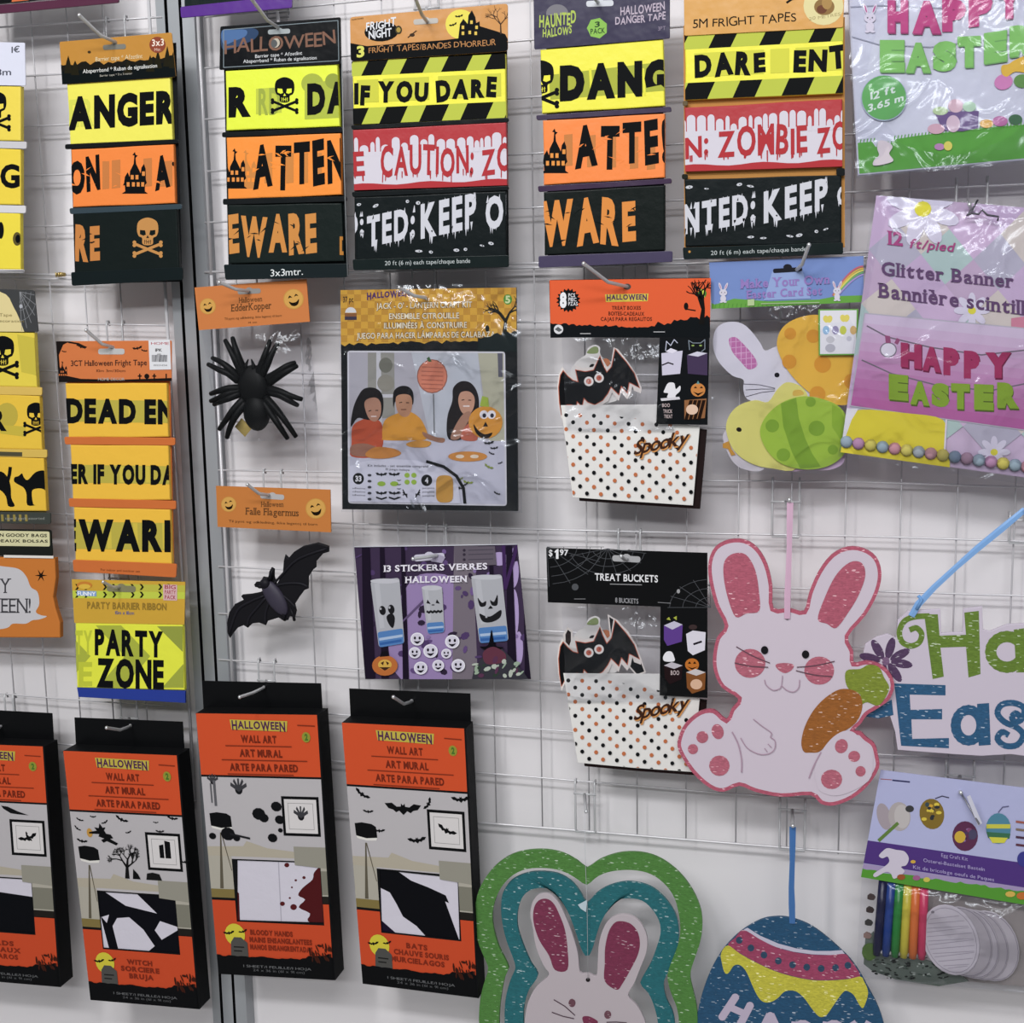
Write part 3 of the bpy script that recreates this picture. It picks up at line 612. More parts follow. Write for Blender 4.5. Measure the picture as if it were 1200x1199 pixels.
def P_skullcat():
    q1 = [(-72,388),(40,390),(43,454),(-70,450)]; q2 = [(-70,459),(46,464),(49,527),(-68,524)]; q3 = [(-68,533),(51,537),(54,599),(-66,598)]
    hq = [(-74,336),(40,340),(45,389),(-72,388)]
    sh, hd, tp = tape_pack('halloween_tape_pack', 'yellow tape pack at the left edge with skulls and arched black cats', .055,
        ([(-60,350),(38,350),(54,605),(-58,602)], '#8a8458'), hq, [(q1, '#dcc63b'), (q2, '#e0b92f'), (q3, '#dfb42c')],
        [([(-72,451),(49,454),(49,463.5),(-72,461)], '#d2b052'), ([(-70,525),(55,527),(55,536.5),(-70,534)], '#cfae4c'), ([(-68,599),(59,601),(59,614.5),(-66,612)], '#3b3f3a')], '#3d3e3f', None, (-20, 345))
    i = Ink('header_print', sh, .0015, parent=hd, clip_=hq); i.poly(cr([(-80,330),(-2,341),(16,360),(28,388),(30,400),(-80,400)],4),'#d6c68c')
    
    for k in range(6): i.line([(23,342),(23+22*math.cos(.1+k*.27),342+46*math.sin(.1+k*.27))],.5,'#8d8f92')
    for r_ in (12,22,34): i.line([(23+r_*.6*math.cos(t/10),342+r_*math.sin(t/10)) for t in range(0,17,2)],.5,'#7d7f82')
    i.ell(24.5,359,2,2.5,'#a8aab0',0,8); i.text('Halloween Tape',-35,370,14,371,3.5,'#8a7a4a',0); i.text('Barrier Decoration',-30,377,28,378,3,'#7a6c42',0); i.done()
    i = Ink('skull_print', sh, 0, parent=tp[0], clip_=q1); i.poly([(20,392),(40,396),(43,440),(25,436)],'#c3b338'); skull(i,3,412,27,K,'#dcc63b'); i.done()
    i = Ink('skull_print', sh, 0, parent=tp[1], clip_=q2); i.ell(8,487,13,15,'#b5a238'); i.poly([(0,498),(30,500),(30,512),(0,508)],'#c0ab34'); i.text('ER',-30,503,8,504,23,K,.04); skull(i,42,486,21,K,'#e0b92f'); i.done()
    i = Ink('cat_print', sh, 0, parent=tp[2], clip_=q3); catshape(i,45,592,31,K); catshape(i,-6,593,31,K); i.line([(8,568),(11,556),(12,548)],4,K); i.done()
    i = Ink('small_print', sh, .0006); i.poly([(-70,527.5),(26,530),(26,535),(-70,533)],'#4b4835'); i.polys([[(x,603),(x+3,603),(x+3.5,611),(x+.5,611)] for x in (1,8,15,22,29)],'#8a7b3c'); i.text('tape 3 pack assorted',6,609,52,609,3,'#8d8f88',0); i.done()
def P_bottoms():
    sh = Sheet(.055); thing('barrier_tape_pack', 'bottom of an orange and black tape pack with purple bar at the top left corner', 'tape pack', sh.P(30, 0))
    q = [(-40,-62),(108,-72),(110,-8),(-40,8)]; b = slab('tape', sh, q, '#17191b', 'film', .006, 0, 1)
    i = Ink('tape_print', sh, 0, parent=b, clip_=q); i.polys([[(x,-70),(x+18,-70),(x+4,10),(x-16,10)] for x in (-20,28)],'#c66638'); i.poly([(60,-70),(110,-70),(110,-5),(78,-2),(52,2)],'#b3542c'); i.done()
    slab('spacer_bar', sh, rquad([(-44,9),(139,-6),(139,3),(-44,20)],2,2), '#54283f', 'gloss', .002, .0006, .5)
    sh = Sheet(.055); thing('barrier_tape_pack', 'bottom of a black tape pack with bright violet bar above the slotted upright', 'tape pack', sh.P(280, -10))
    slab('tape', sh, [(214,-70),(336,-80),(339,-5),(216,9)], '#1c2a2a', 'film', .006, 0, 1)
    slab('spacer_bar', sh, rquad([(211,8),(342,-6),(342,9),(212,21)],2,2), '#552a86', 'gloss', .002, .0006, .5)
P_bottoms(); P_euro(); P_anger(); P_hallo(); P_fright(); P_haunted(); P_5m(); P_skullcat(); P_dead()
# ------------------------------------------------------------------ party zone and orange bag
def P_party():
    sh = Sheet(.055); thing('party_banner_pack', 'neon yellow PARTY ZONE pack with gold header and blue bottom strip', 'banner pack', sh.P(150, 684))
    hq = [(84,679),(217,682),(216,732),(87,730)]; q = [(88,729),(214,732),(216,809),(90,806)]
    hd = slab('header_card', sh, hq, '#c79c2a', 'gloss', .0012, .001); b = slab('folded_banner', sh, q, '#dce02d', 'film', .006, .0005, 1.5); slab('bottom_strip', sh, [(90,806),(217,810),(217,824),(92,817)], '#24398e', 'gloss', .003, .0012, .6)
    i = Ink('header_print', sh, .001, parent=hd, clip_=hq); i.poly([(84,692),(217,694),(217,702),(84,701)],'#b9c43c'); i.poly([(128,684),(217,686),(217,694),(120,692)],'#b5b23a')
    for k in range(12):
        x = 88+k*10.8
        for y in (688, 697):
            if (k*7+int(y)) % 3: i.poly([(x,y-3.5),(x+2.5,y-3.5),(x+5,y),(x+2.5,y+3.5),(x,y+3.5),(x+2.5,y)],'#2d2d18')
    i.ell(99,686,9,4.5,'#c07a28'); i.ell(99,687.5,7,3,'#d3ac38'); i.poly([(90,692),(113,693),(113,699),(90,698)],'#7f9bc4'); i.text('FUNNY',91,698,112,698.5,4.6,'#e8ecf0',.02); i.poly([(191,685),(207.5,685.5),(207.5,704),(191.5,703.5)],'#cfa8a8')
    for k,t in enumerate(('BIG','PARTY','PACK')): i.text(t,193,690+k*6,206,690.5+k*6,4.4,'#9c3a48',.02)
    slot(i,142,690,34,'#7d7a5a',2); i.text('PARTY BARRIER RIBBON',102,713,195,715,7.5,'#8e7128',.03); i.text('10m x 18cm',135,720,157,720.5,4,'#4a5a9a',0); i.done()
    i = Ink('lettering', sh, .0005, parent=b, clip_=q); 
    for x in (42,112): i.poly([(x,733),(x+30,733),(x+64,769),(x+32,806),(x+2,806),(x+34,769)],'#a3ab36')
    i.poly([(184,734),(214,734),(214,764)],'#8e963a'); i.poly([(215,778),(215,806),(190,806)],'#9aa238'); i.text('TY',88,766,108,766,26,'#b9c02c',.03); i.text('E',92,803,108,803,26,'#b9c02c',.03)
    i.text('PARTY',111,766,191,769,27,K,.05); i.text('ZONE',113,803.5,192,806,30,K,.05); i.ell(97,812,3,3,'#3a6a5a'); i.done()
    sh = Sheet(.05); thing('treat_bag_pack', 'orange pack with a white speech cloud greeting at the left edge', 'bag pack', sh.P(-10, 625))
    hd = slab('header_card', sh, rquad([(-72,619),(60,621),(62,652),(-70,651)],3), '#242723', 'gloss', .0012, .001); b = slab('folded_bags', sh, cr([(-70,652),(64,654),(65,678),(62,700),(65,714),(70,730),(70,747),(-70,747)],4) if 0 else [(-70,652),(64,654),(65,678),(62,700),(65,714),(70,730),(70,747.5),(-70,747)], '#bf7026', 'paper', .008, 0, 1.5)
    i = Ink('header_print', sh, .001, parent=hd); i.poly(rquad([(-60,621),(58,623),(58.5,640.5),(-60,639)],2),'#c9c59a'); i.text('HALLOWEEN GOODY BAGS',-40,628.5,55,629.5,3.6,'#2d2e24',.03); i.text('SACS-CADEAUX BOLSAS',-40,635,56,636,3.2,'#2d2e24',.03); i.line([(5,652),(62,653)],3,'#d8d3cc'); i.done()
    i = Ink('lettering', sh, 0, parent=b); i.sm([(-50,668),(-20,662),(5,664),(22,667),(31,676),(36,688),(44,694),(46,708),(42,717),(48,721),(55,722.5),(46,726),(38,727),(30,731),(15,731),(8,736),(-12,738),(-50,735)],'#bcbabd')
    i.text('HAPPY',-46,696,12,695,17,'#3c3c40',.0,'serif'); i.text('HALLOWEEN!',-82,718,36,718.5,17,'#3c3c40',.0,'serif')
    i.poly([(48+(7.5 if k%2==0 else 2)*math.cos(k*math.pi/6),674.5+(8 if k%2==0 else 2)*math.sin(k*math.pi/6)) for k in range(12)],'#221a16'); i.done()
P_party()
# ------------------------------------------------------------------ wall art boxes
def art_box(q, tab, theme, label, names, lt=.03):
    sh = Sheet(.062); c = sh.P(*lerp(q,.5,0)); thing('wall_art_box', label, 'box', c)
    s = 1 if sarea(q) > 0 else -1
    # carton body with window opening
    wq = sub(q,.235,.575,.955,.795) if 0 else [lerp(q,*p) for p in WIN[theme]]
    n = 4; o3 = [sh.P(*p) for p in q]; i3 = [sh.P(*p) for p in wq]; bk = [v - sh.n*lt for v in o3]; ib = [v - sh.n*.0012 for v in i3]
    V = o3+i3+bk+ib; Fc = []
    for k in range(4):
        j = (k+1) % 4; Fc += [[k,4+k,4+j,j][::-1],[k,j,8+j,8+k][::-1],[4+k,12+k,12+j,4+j]]
    Fc.append([8,9,10,11])
    bd = link('carton', V, Fc, [mat('#18191b','paper')], None, ROOT)
    bs = Sheet(.062-lt+.001); slab('hang_tab', bs, tab, '#141517', 'gloss', .0012, 0, .4)
    ws = Sheet(.062-.0012)
    inner = slab('decal_sheet', ws, [(x,y) for x,y in inset(wq,-2.5)], '#c9c5d0', 'film', .002, 0, 0)
    i = Ink('decal_print', ws, 0, parent=inner, clip_=inset(wq,-2.5)); W = lambda pts: [lerp(wq,*p) for p in pts]
    if theme == 'witch':
        i.poly(W([(-.05,-.05),(.1,0),(.35,.22),(.75,.32),(.5,-.02),(1.05,-.05),(1.05,.55),(.78,.45),(.7,.62),(.78,.78),(1.05,.55),(1.05,1.05),(.55,1.05),(.68,.9),(.55,.62),(.38,.42),(.22,.45),(.15,.6),(.2,1.05),(.08,1.05)]),'#15161d'); i.poly(W([(.02,.45),(.12,.4),(.08,.55)]),'#c9c5d0')
    elif theme == 'hands':
        i.line(W([(.5,0),(.51,1)]),1.2,'#aaa6b2'); i.poly(cr(W([(1.05,.1),(.93,.15),(.9,.28),(.78,.42),(.72,.55),(.8,.62),(.72,.75),(.85,.85),(.82,.98),(1.05,1.02)]),3),'#4c1417')
        for u,v,r_ in ((.66,.75,4),(.53,.7,3),(.6,.05,3),(.7,.3,1.5),(.65,.42,1.2),(.8,.25,2),(.62,.6,1.3)): i.ell(*lerp(wq,u,v),r_,r_*.9,'#541b1d',0,9)
        i.poly(W([(-.02,.5),(.02,.55),(.03,1),(-.02,1)]),'#4c1417')
    elif theme == 'bats':
        i.poly(W([(-.02,-.02),(.22,-.02),(.4,.12),(.62,.2),(.84,.3),(.88,.42),(.83,.4),(1.0,1.02),(.58,1.02),(.45,.85),(.28,.72),(.2,.52),(.12,.35),(-.02,.28)]),'#15161b'); i.poly(W([(-.02,.8),(.2,1.02),(-.02,1.02)]),'#241a33')
    else:
        i.poly(W([(-.02,.0),(.2,.05),(.4,.25),(1.05,.32),(1.05,1.05),(.3,1.05),(.1,.9),(-.02,.85)]),'#14161b')
    i.done()
    # front print, drawn around the window
    T = lambda u, v: lerp(q, u, v)
    i = Ink('front_print', sh, 0, parent=bd, tf=T)
    def fr(u0,v0,u1,v1,col):     # a band split around the window
        i.poly([(u0,v0),(u1,v0),(u1,v1),(u0,v1)],col)
    wu0 = min(p[0] for p in WIN[theme])-.005; wu1 = max(p[0] for p in WIN[theme])+.005; wv0 = min(p[1] for p in WIN[theme]); wv1 = max(p[1] for p in WIN[theme])
    fr(.0,.0,.985,.235,'#c94a20'); fr(.0,.243,.985,wv0-.005,'#b1adaf')
    for a,b_ in ((0,wu0),(wu1,.985)): fr(a,wv0-.005,b_,.705,'#a7a295')
    fr(0,.525,wu0,.56,'#a7a295'); 
    for a,b_ in ((0,wu0),(wu1,.985)): fr(a,.715,b_,wv1+.005,'#c2451f')
    fr(0,wv1+.005,.985,.935,'#c2451f')
    # sofa and lamp
    i.poly([(0,.51),(.3,.505),(.33,.485),(.5,.51),(.72,.52),(.72,.545),(0,.545)],'#a9a190'); i.poly([(.72,.5),(.985,.5),(.985,.58),(.72,.57)],'#8f8c80'); i.poly([(wu1,.59),(.985,.59),(.985,.68),(wu1,.68)],'#79776a'); i.poly([(wu1,.685),(.985,.685),(.985,.712),(wu1,.712)],'#2e2a26')
    i.poly([(.04,.383),(.1,.378),(.18,.382),(.215,.392),(.22,.433),(.13,.438),(.045,.43)],'#17181a'); i.poly([(.045,.43),(.13,.438),(.22,.433),(.21,.444),(.13,.447),(.055,.44)],'#d5d2cc'); i.polys([[(.115,.455),(.125,.455),(wu0*.55,.67),(wu0*.4,.67)],[(.12,.455),(.13,.455),(wu0*.98,.6),(wu0*.95,.6)]],'#5a5446'); i.poly([(0,.672),(wu0,.672),(wu0,.705),(0,.705)],'#7b6c3c')
    # picture frame
    for a,c in ((0,'#17181a'),(.022,'#cdc9c8'),(.05,'#8a8888'),(.054,'#cdc9c8')): i.poly([(.645+a,.31+a*.5),(.955-a,.31+a*.5),(.955-a,.46-a*.5),(.645+a,.46-a*.5)],c)
    bt = lambda cx, cy, s, r=0: i.poly(local(0,0,1,r)([(x*s,y*s) for x,y in BT]) and [(cx+x, cy+y*.45) for x,y in local(0,0,s,r)(BT)],'#17181a')
    if theme == 'bats':
        bt(.8,.385,.085,25); bt(.12,.27,.07,35); bt(.45,.315,.15,0); bt(.93,.265,.08,-5); bt(.66,.29,.06,-60); bt(.16,.335,.045,0); bt(.24,.405,.05,0); bt(.55,.43,.08,-10)
    elif theme == 'witch':
        i.polys([[(.76,.36),(.8,.355),(.8,.41),(.76,.41)],[(.81,.34),(.86,.345),(.86,.41),(.81,.41)]],'#17181a')
        for cx, cy, s, r_ in ((.08,.275,.035,20),(.2,.26,.03,0),(.3,.28,.035,-30),(.45,.265,.06,25),(.75,.27,.025,0),(.9,.25,.05,10),(.5,.315,.03,-20),(.08,.36,.05,10),(.05,.31,.035,40),(.78,.305,.04,0),(.98,.42,.04,-10)): bt(cx,cy,s,r_)
        i.ell(.155,.325,.025,.018,'#b98a3a'); i.poly([(.15,.322),(.22,.315),(.2,.302),(.24,.304),(.25,.285),(.275,.302),(.3,.3),(.285,.312),(.3,.325),(.34,.328),(.36,.342),(.33,.345),(.4,.362),(.38,.37),(.3,.355),(.27,.362),(.25,.352),(.28,.345),(.23,.338),(.24,.328),(.15,.328)],'#17181a')
        i.done(); i = Ink('front_print', sh, .0006, parent=bd, tf=lambda x,y: T(x, y))
        i.o += .0; tree_uv(i,.45,.5,'#1c1c1d'); i.poly([(.5,.5),(.51,.46),(.55,.48),(.57,.5)],'#17181a'); i.poly([(.62,.5),(.63,.475),(.68,.47),(.74,.475),(.76,.5)],'#222222')
    elif theme == 'hands':
        def hand(cx,cy,s):
            i.ell(cx,cy,s*.35,s*.2,'#26262a',0,10)
            for a in (-60,-30,0,30,62): i.line([(cx,cy),(cx+s*.8*math.sin(math.radians(a)),cy-s*.45*math.cos(math.radians(a)))],s*.16,'#3a3a3e')
        hand(.3,.29,.09); hand(.8,.385,.08); hand(.09,.26,.06); i.line([(.1,.26),(.1,.35)],.02,'#5a5a5e'); i.line([(.07,.27),(.07,.34)],.012,'#5a5a5e')
        for u,v,r_ in ((.45,.38,.055),(.49,.395,.04),(.6,.35,.045),(.62,.40,.04),(.18,.46,.06),(.25,.475,.03),(.05,.47,.03),(.55,.47,.04),(.62,.44,.02)): i.ell(u,v,r_,r_*.42,'#1b1c1f',0,10)
        i.line([(.2,.46),(.36,.475)],.008,'#2a2a2e')
    else:
        bt(.8,.385,.09,-20); bt(.8,.38,.05,60); i.poly([(.58,.255),(.64,.258),(.72,.275),(.82,.29),(.72,.288),(.66,.285),(.6,.268)],'#1b1c1e'); bt(.35,.42,.05,10); bt(.2,.3,.08,20); bt(.47,.45,.06,0)
    # header words
    i.poly([(.27,.022),(.74,.025),(.73,.065),(.28,.06)],'#b7a63c'); i.text('HALLOWEEN',.285,.058,.72,.062,.032,'#4a2448',.035,'hal')
    for k,(t,a,b_) in enumerate((('WALL ART',.35,.64),('ART MURAL',.33,.68),('ARTE PARA PARED',.24,.80))):
        v = .108+k*.054; i.text(t,a,v,b_,v+.001,.026,'#6e2412',.04); i.line([(.22-.04*(k==1),v+.014),(.76+.12*(k==1),v+.014)],.004,'#7d2c16'); 
    i.text('2',.87,.1,.905,.1,.03,'#5a7a2a',.06); i.ell(.885,.085,.035,.02,'#8a8a2c',0,12); i.text('2',.873,.096,.9,.096,.022,'#3f6a24',.05); i.line([(.82,.04),(.96,.042)],.004,'#7d2c16')
    # lower words
    for k,(t,a,b_) in enumerate(names): i.text(t,a,.842+k*.028,b_,.843+k*.028,.018,'#7c2814',.05)
    i.ell(.17,.845,.085,.042,'#c9bd2c',0,18); bt(.12,.84,.05,-10); bt(.24,.832,.04,-20); i.poly([(.13,.875),(.16,.855),(.22,.855),(.27,.875),(.27,.945),(.12,.945)],'#4c4b48'); i.polys([[(.15,.89),(.24,.89),(.24,.895),(.15,.895)],[(.15,.905),(.22,.905),(.22,.91),(.15,.91)]],'#2c2b2a')
    rnd = random.Random(2); P = [(0,.94)]
    for k in range(40):
        t = k/39; P.append((t*.985,.93 - .006*rnd.random() - (.012*rnd.random()+.03*max(0,t-.75)*rnd.random()*3 if t > .7 else 0)))
    i.poly(P+[(.985,1.0),(0,1.0)],'#17181a')
    for _ in range(26): i.ell(.78+.2*rnd.random()**.7,.87+.06*rnd.random(),.006+.016*rnd.random(),.004+.006*rnd.random(),'#3c1a10',rnd.random()*90,7)
    i.text('1 SHEET/1 FEUILLE/1 HOJA',.22,.968,.8,.968,.009,'#6b6c6e',0); i.text('24 x 36 in (61 x 91 cm)',.3,.982,.74,.982,.009,'#5b5c5e',0); i.done()
def tree_uv(i, cx, by, col):
    rnd = random.Random(11); segs = []
    def br(x, y, a, l, w, d):
        x2, y2 = x + math.cos(a)*l, y - math.sin(a)*l*.45; segs.append([(x-w/2,y),(x+w/2,y),(x2+w*.3,y2),(x2-w*.3,y2)])
        segs.append([(x,y-w*.2),(x,y+w*.2),(x2,y2+w*.12),(x2,y2-w*.12)])
        if d:
            for _ in range(3): br(x2,y2,a+rnd.uniform(-1,1),l*rnd.uniform(.6,.8),w*.6,d-1)
    br(cx,by,1.5,.1,.04,5); i.polys(segs,col)
BT = [(-1,-.25),(-.6,-.3),(-.35,-.1),(-.12,-.12),(-.1,-.3),(-.02,-.2),(.02,-.2),(.1,-.3),(.12,-.12),(.35,-.1),(.6,-.3),(1,-.25),(.8,.02),(.55,.08),(.4,.22),(.22,.12),(0,.35),(-.22,.12),(-.4,.22),(-.55,.08),(-.8,.02)]
WIN = {'witch':[(.17,.56),(.86,.56),(.86,.785),(.17,.785)], 'hands':[(.24,.56),(.93,.56),(.93,.785),(.2,.79)], 'bats':[(.22,.555),(.87,.56),(.86,.79),(.2,.79)], 'birds':[(.17,.56),(.8,.56),(.8,.785),(.17,.785)]}
art_box([(-82,870),(52,875),(71,1157),(-58,1146)], [(-70,829),(61,836),(63,872),(-68,867)], 'birds', 'black and orange wall art box cut by the left edge, with bird silhouettes', (('BIRDS',.36,.6),('OISEAUX',.3,.66),('PAJAROS',.33,.63)))
art_box([(74,880),(209,885.5),(234,1183),(106,1172)], [(87,841),(214,846),(216,884),(89,878)], 'witch', 'black and orange wall art box with flying witch and bare tree, left of the upright', (('WITCH',.37,.6),('SORCIERE',.31,.66),('BRUJA',.38,.6)))
art_box([(229.5,836),(373.5,838),(393,1149),(256,1141.5)], [(237,798),(376,801),(378,838),(239,836)], 'hands', 'black and orange wall art box with bloody hand prints showing a red splatter', (('BLOODY HANDS',.3,.66),('MAINS ENSANGLANTEES',.29,.82),('MANOS ENSANGRENTADAS',.29,.82)))
art_box([(400.5,847),(546,854),(561,1170),(425,1153)], [(409,807),(551,813),(552,852),(411,847)], 'bats', 'black and orange wall art box with bat silhouettes, beside the green bunny', (('BATS',.4,.58),('CHAUVE SOURIS',.29,.76),('MURCIELAGOS',.26,.72)))
# ------------------------------------------------------------------ spider and bat toys
def smile(i, cx, cy, r):
    i.ell(cx,cy,r,r,'#bd8a3c'); i.ell(cx,cy,r*.9,r*.92,'#c99848'); T = local(cx,cy,r,-12)
    i.poly(cr(T([(-.5,.15),(-.2,.32),(.2,.32),(.52,.1),(.35,.55),(0,.7),(-.35,.55)]),3),'#241a10'); i.polys([cr(T([(-.5,-.15),(-.32,-.42),(-.1,-.15),(-.3,-.22)]),3),cr(T([(.1,-.2),(.32,-.45),(.52,-.2),(.32,-.28)]),3)],'#241a10')
def P_spider():
    sh = Sheet(.045); thing('rubber_spider_pack', 'clear bag with a black rubber spider under an orange smiling pumpkin header', 'toy pack', sh.P(300,345))
    hq = [(228,337),(359,327),(363,377),(233,387)]; hd = slab('header_card', sh, hq, '#c27338', 'paper', .0015, .006)
    i = Ink('header_print', sh, .006, parent=hd); smile(i,243.5,359,9.5); smile(i,344,350.5,12); slot(i,292,341.5,27,'#8a8784',-3)
    i.text('Halloween',280,355,307,353,6,'#6a4424',.01,'serif'); i.text('EdderKopper',271,365,318,361.5,8,'#5e3c20',.01,'serif'); i.text('Til pynt og udkledning, ikke legetoj til born',263,375,330,371,2.6,'#5e3c20',0); i.text('14 cm',291,379,301,378.5,2,'#5e3c20',0); i.done()
    pouch('clear_bag', sh, [(235,384),(362,376),(375,516),(258,518)], bulge=.02, wr=.001, o=-.004)
    V = sh.P; k = .001
    bl = blob('abdomen', V(301,483,.004), (Vector((.018,0,0)),Vector((0,.012,0)),Vector((0,0,.024))), '#151617', 'rubber')
    hd2 = blob('head_body', V(297,452,.004), (Vector((.0225,0,0)),Vector((0,.010,0)),Vector((0,0,.025))), '#151617', 'rubber', fn=lambda t,p: 1+.06*math.sin(5*p))
    legs = [[(285,440),(277,424),(270,410),(264,399)],[(287,438),(280,420),(276,408),(272.5,396)],[(279,446),(268,438),(256,433),(244,427)],[(280,443),(270,433),(260,425),(249,419.5)],
            [(281,455),(268,455),(257,458),(247,461.5)],[(281,458),(268,461),(257,466),(247,470)],[(281,461),(270,466),(260,470),(251,474)],[(286,468),(274,480),(265,492),(257,503)],[(288,472),(277,486),(270,500),(266,513)],
            [(302,440),(308,424),(312,412),(317,399)],[(306,441),(313,428),(319,414),(326,402)],[(314,444),(326,436),(336,429),(346,425)],[(316,448),(328,440),(340,433),(348,429)],
            [(316,456),(328,459),(341,464),(354,468)],[(316,459),(328,463),(340,470),(349,475)],[(312,467),(324,480),(336,496),(347,512)],[(309,471),(320,488),(329,502),(337,514)]]
    for L in legs:
        pts = cr(L,4,False); n = len(pts)
        tube('leg', [V(x,y,.004+.007*math.sin(math.pi*j/(n-1))) for j,(x,y) in enumerate(pts)],   .0043, '#161718', 'rubber', seg=7, taper=[1.3-.62*j/(n-1) for j in range(n)])
    for dx in (-5,4): tube('fang', [V(294+dx,436,.006),V(293+dx,428,.008),V(293+dx*.4,421,.006)], .0028, '#161718', 'rubber', taper=[1,.9,.3])
    slab('yellow_tag', sh, [(283,490),(295,502),(287,512),(275,500)], '#b09a55', 'paper', .0006, .0)
def P_bat():
    sh = Sheet(.045); thing('rubber_bat_pack', 'rubber bat toy with spread wings under an orange smiling pumpkin header', 'toy pack', sh.P(320,585))
    hq = [(253,569.5),(387,574),(388,624),(255,617.5)]; hd = slab('header_card', sh, hq, '#bb7230', 'paper', .0015, .006)
    i = Ink('header_print', sh, .006, parent=hd); smile(i,268,591,9); smile(i,370,596,12); slot(i,319,582,28,'#aaa8a8',4)
    i.text('Halloween',306,594,332,594,6,'#6a4424',.01,'serif'); i.text('Falle Flagermus',288,603,350,605,8,'#5e3c20',.01,'serif'); i.text('Til pynt og udkledning, ikke legetoj til born',268,612,372,616,2.8,'#5e3c20',0); i.done()
    out = [(385,640),(372,636),(355,640),(344,647),(338,654),(334,650),(332,658),(331,672),(324,685),(321,676),(321,667),(318,665),(315,670),(314,677),(308,676),(305,682),(300,682),(297,686),(303,690),(310,690),(305,694),(295,696),(284,697),(282,699),(285,703),(275,708),(268,718),(265.5,730),(266,742),(269,748),(273,742),(278,736),(285,733),(290,736),(295,731),(303,730),(311,733),(313,728),(320,726),(326,724),(332,728),(337,727),(339,722),(345,724),(347,716),(345,708),(350,700),(356,692),(361,690),(361,684),(361,676),(366,668),(370,665),(370,658),(378,649),(385,647)]
    slab('wings', sh, out, '#1c1b20', 'rubber', .003, .004, 1.5)
    T = lambda x,y,o: sh.P(x,y,o)
    blob('body', T(322,700,.0045), ((T(334,716,0)-T(312,682,0))*.62,Vector((0,.006,0)),(T(331,693,0)-T(315,705,0))*.5), '#35313f', 'rubber')  # lighter purple than the wings: sheen put into the body colour
    blob('head', T(311,684,.006), (Vector((.0075,0,0)),Vector((0,.006,0)),Vector((0,0,.007))), '#232129', 'rubber')
    for p in (((320,666),(316,679)),((299,687),(308,687))): tube('ear', [T(*p[0],.007),T(*p[1],.007)], .0035, '#1d1c22','rubber',taper=[.3,1])
    for L in ([(316,690),(332,672),(350,655),(383,643)],[(318,688),(334,684),(352,684),(361,688)],[(318,692),(330,697),(340,705),(346,712)],[(310,698),(292,706),(278,716),(269,742)],[(312,700),(300,714),(292,724),(290,734)],[(316,704),(312,716),(311,722),(311,731)]):
        tube('wing_bone', [T(x,y,.004) for x,y in cr(L,3,False)], .0018, '#25242b','rubber')
    for x in (333,344): tube('foot',[T(x-4,712,.004),T(x,722,.006),T(x+1,727,.003)],.002,'#1d1c22','rubber')
P_spider(); P_bat()
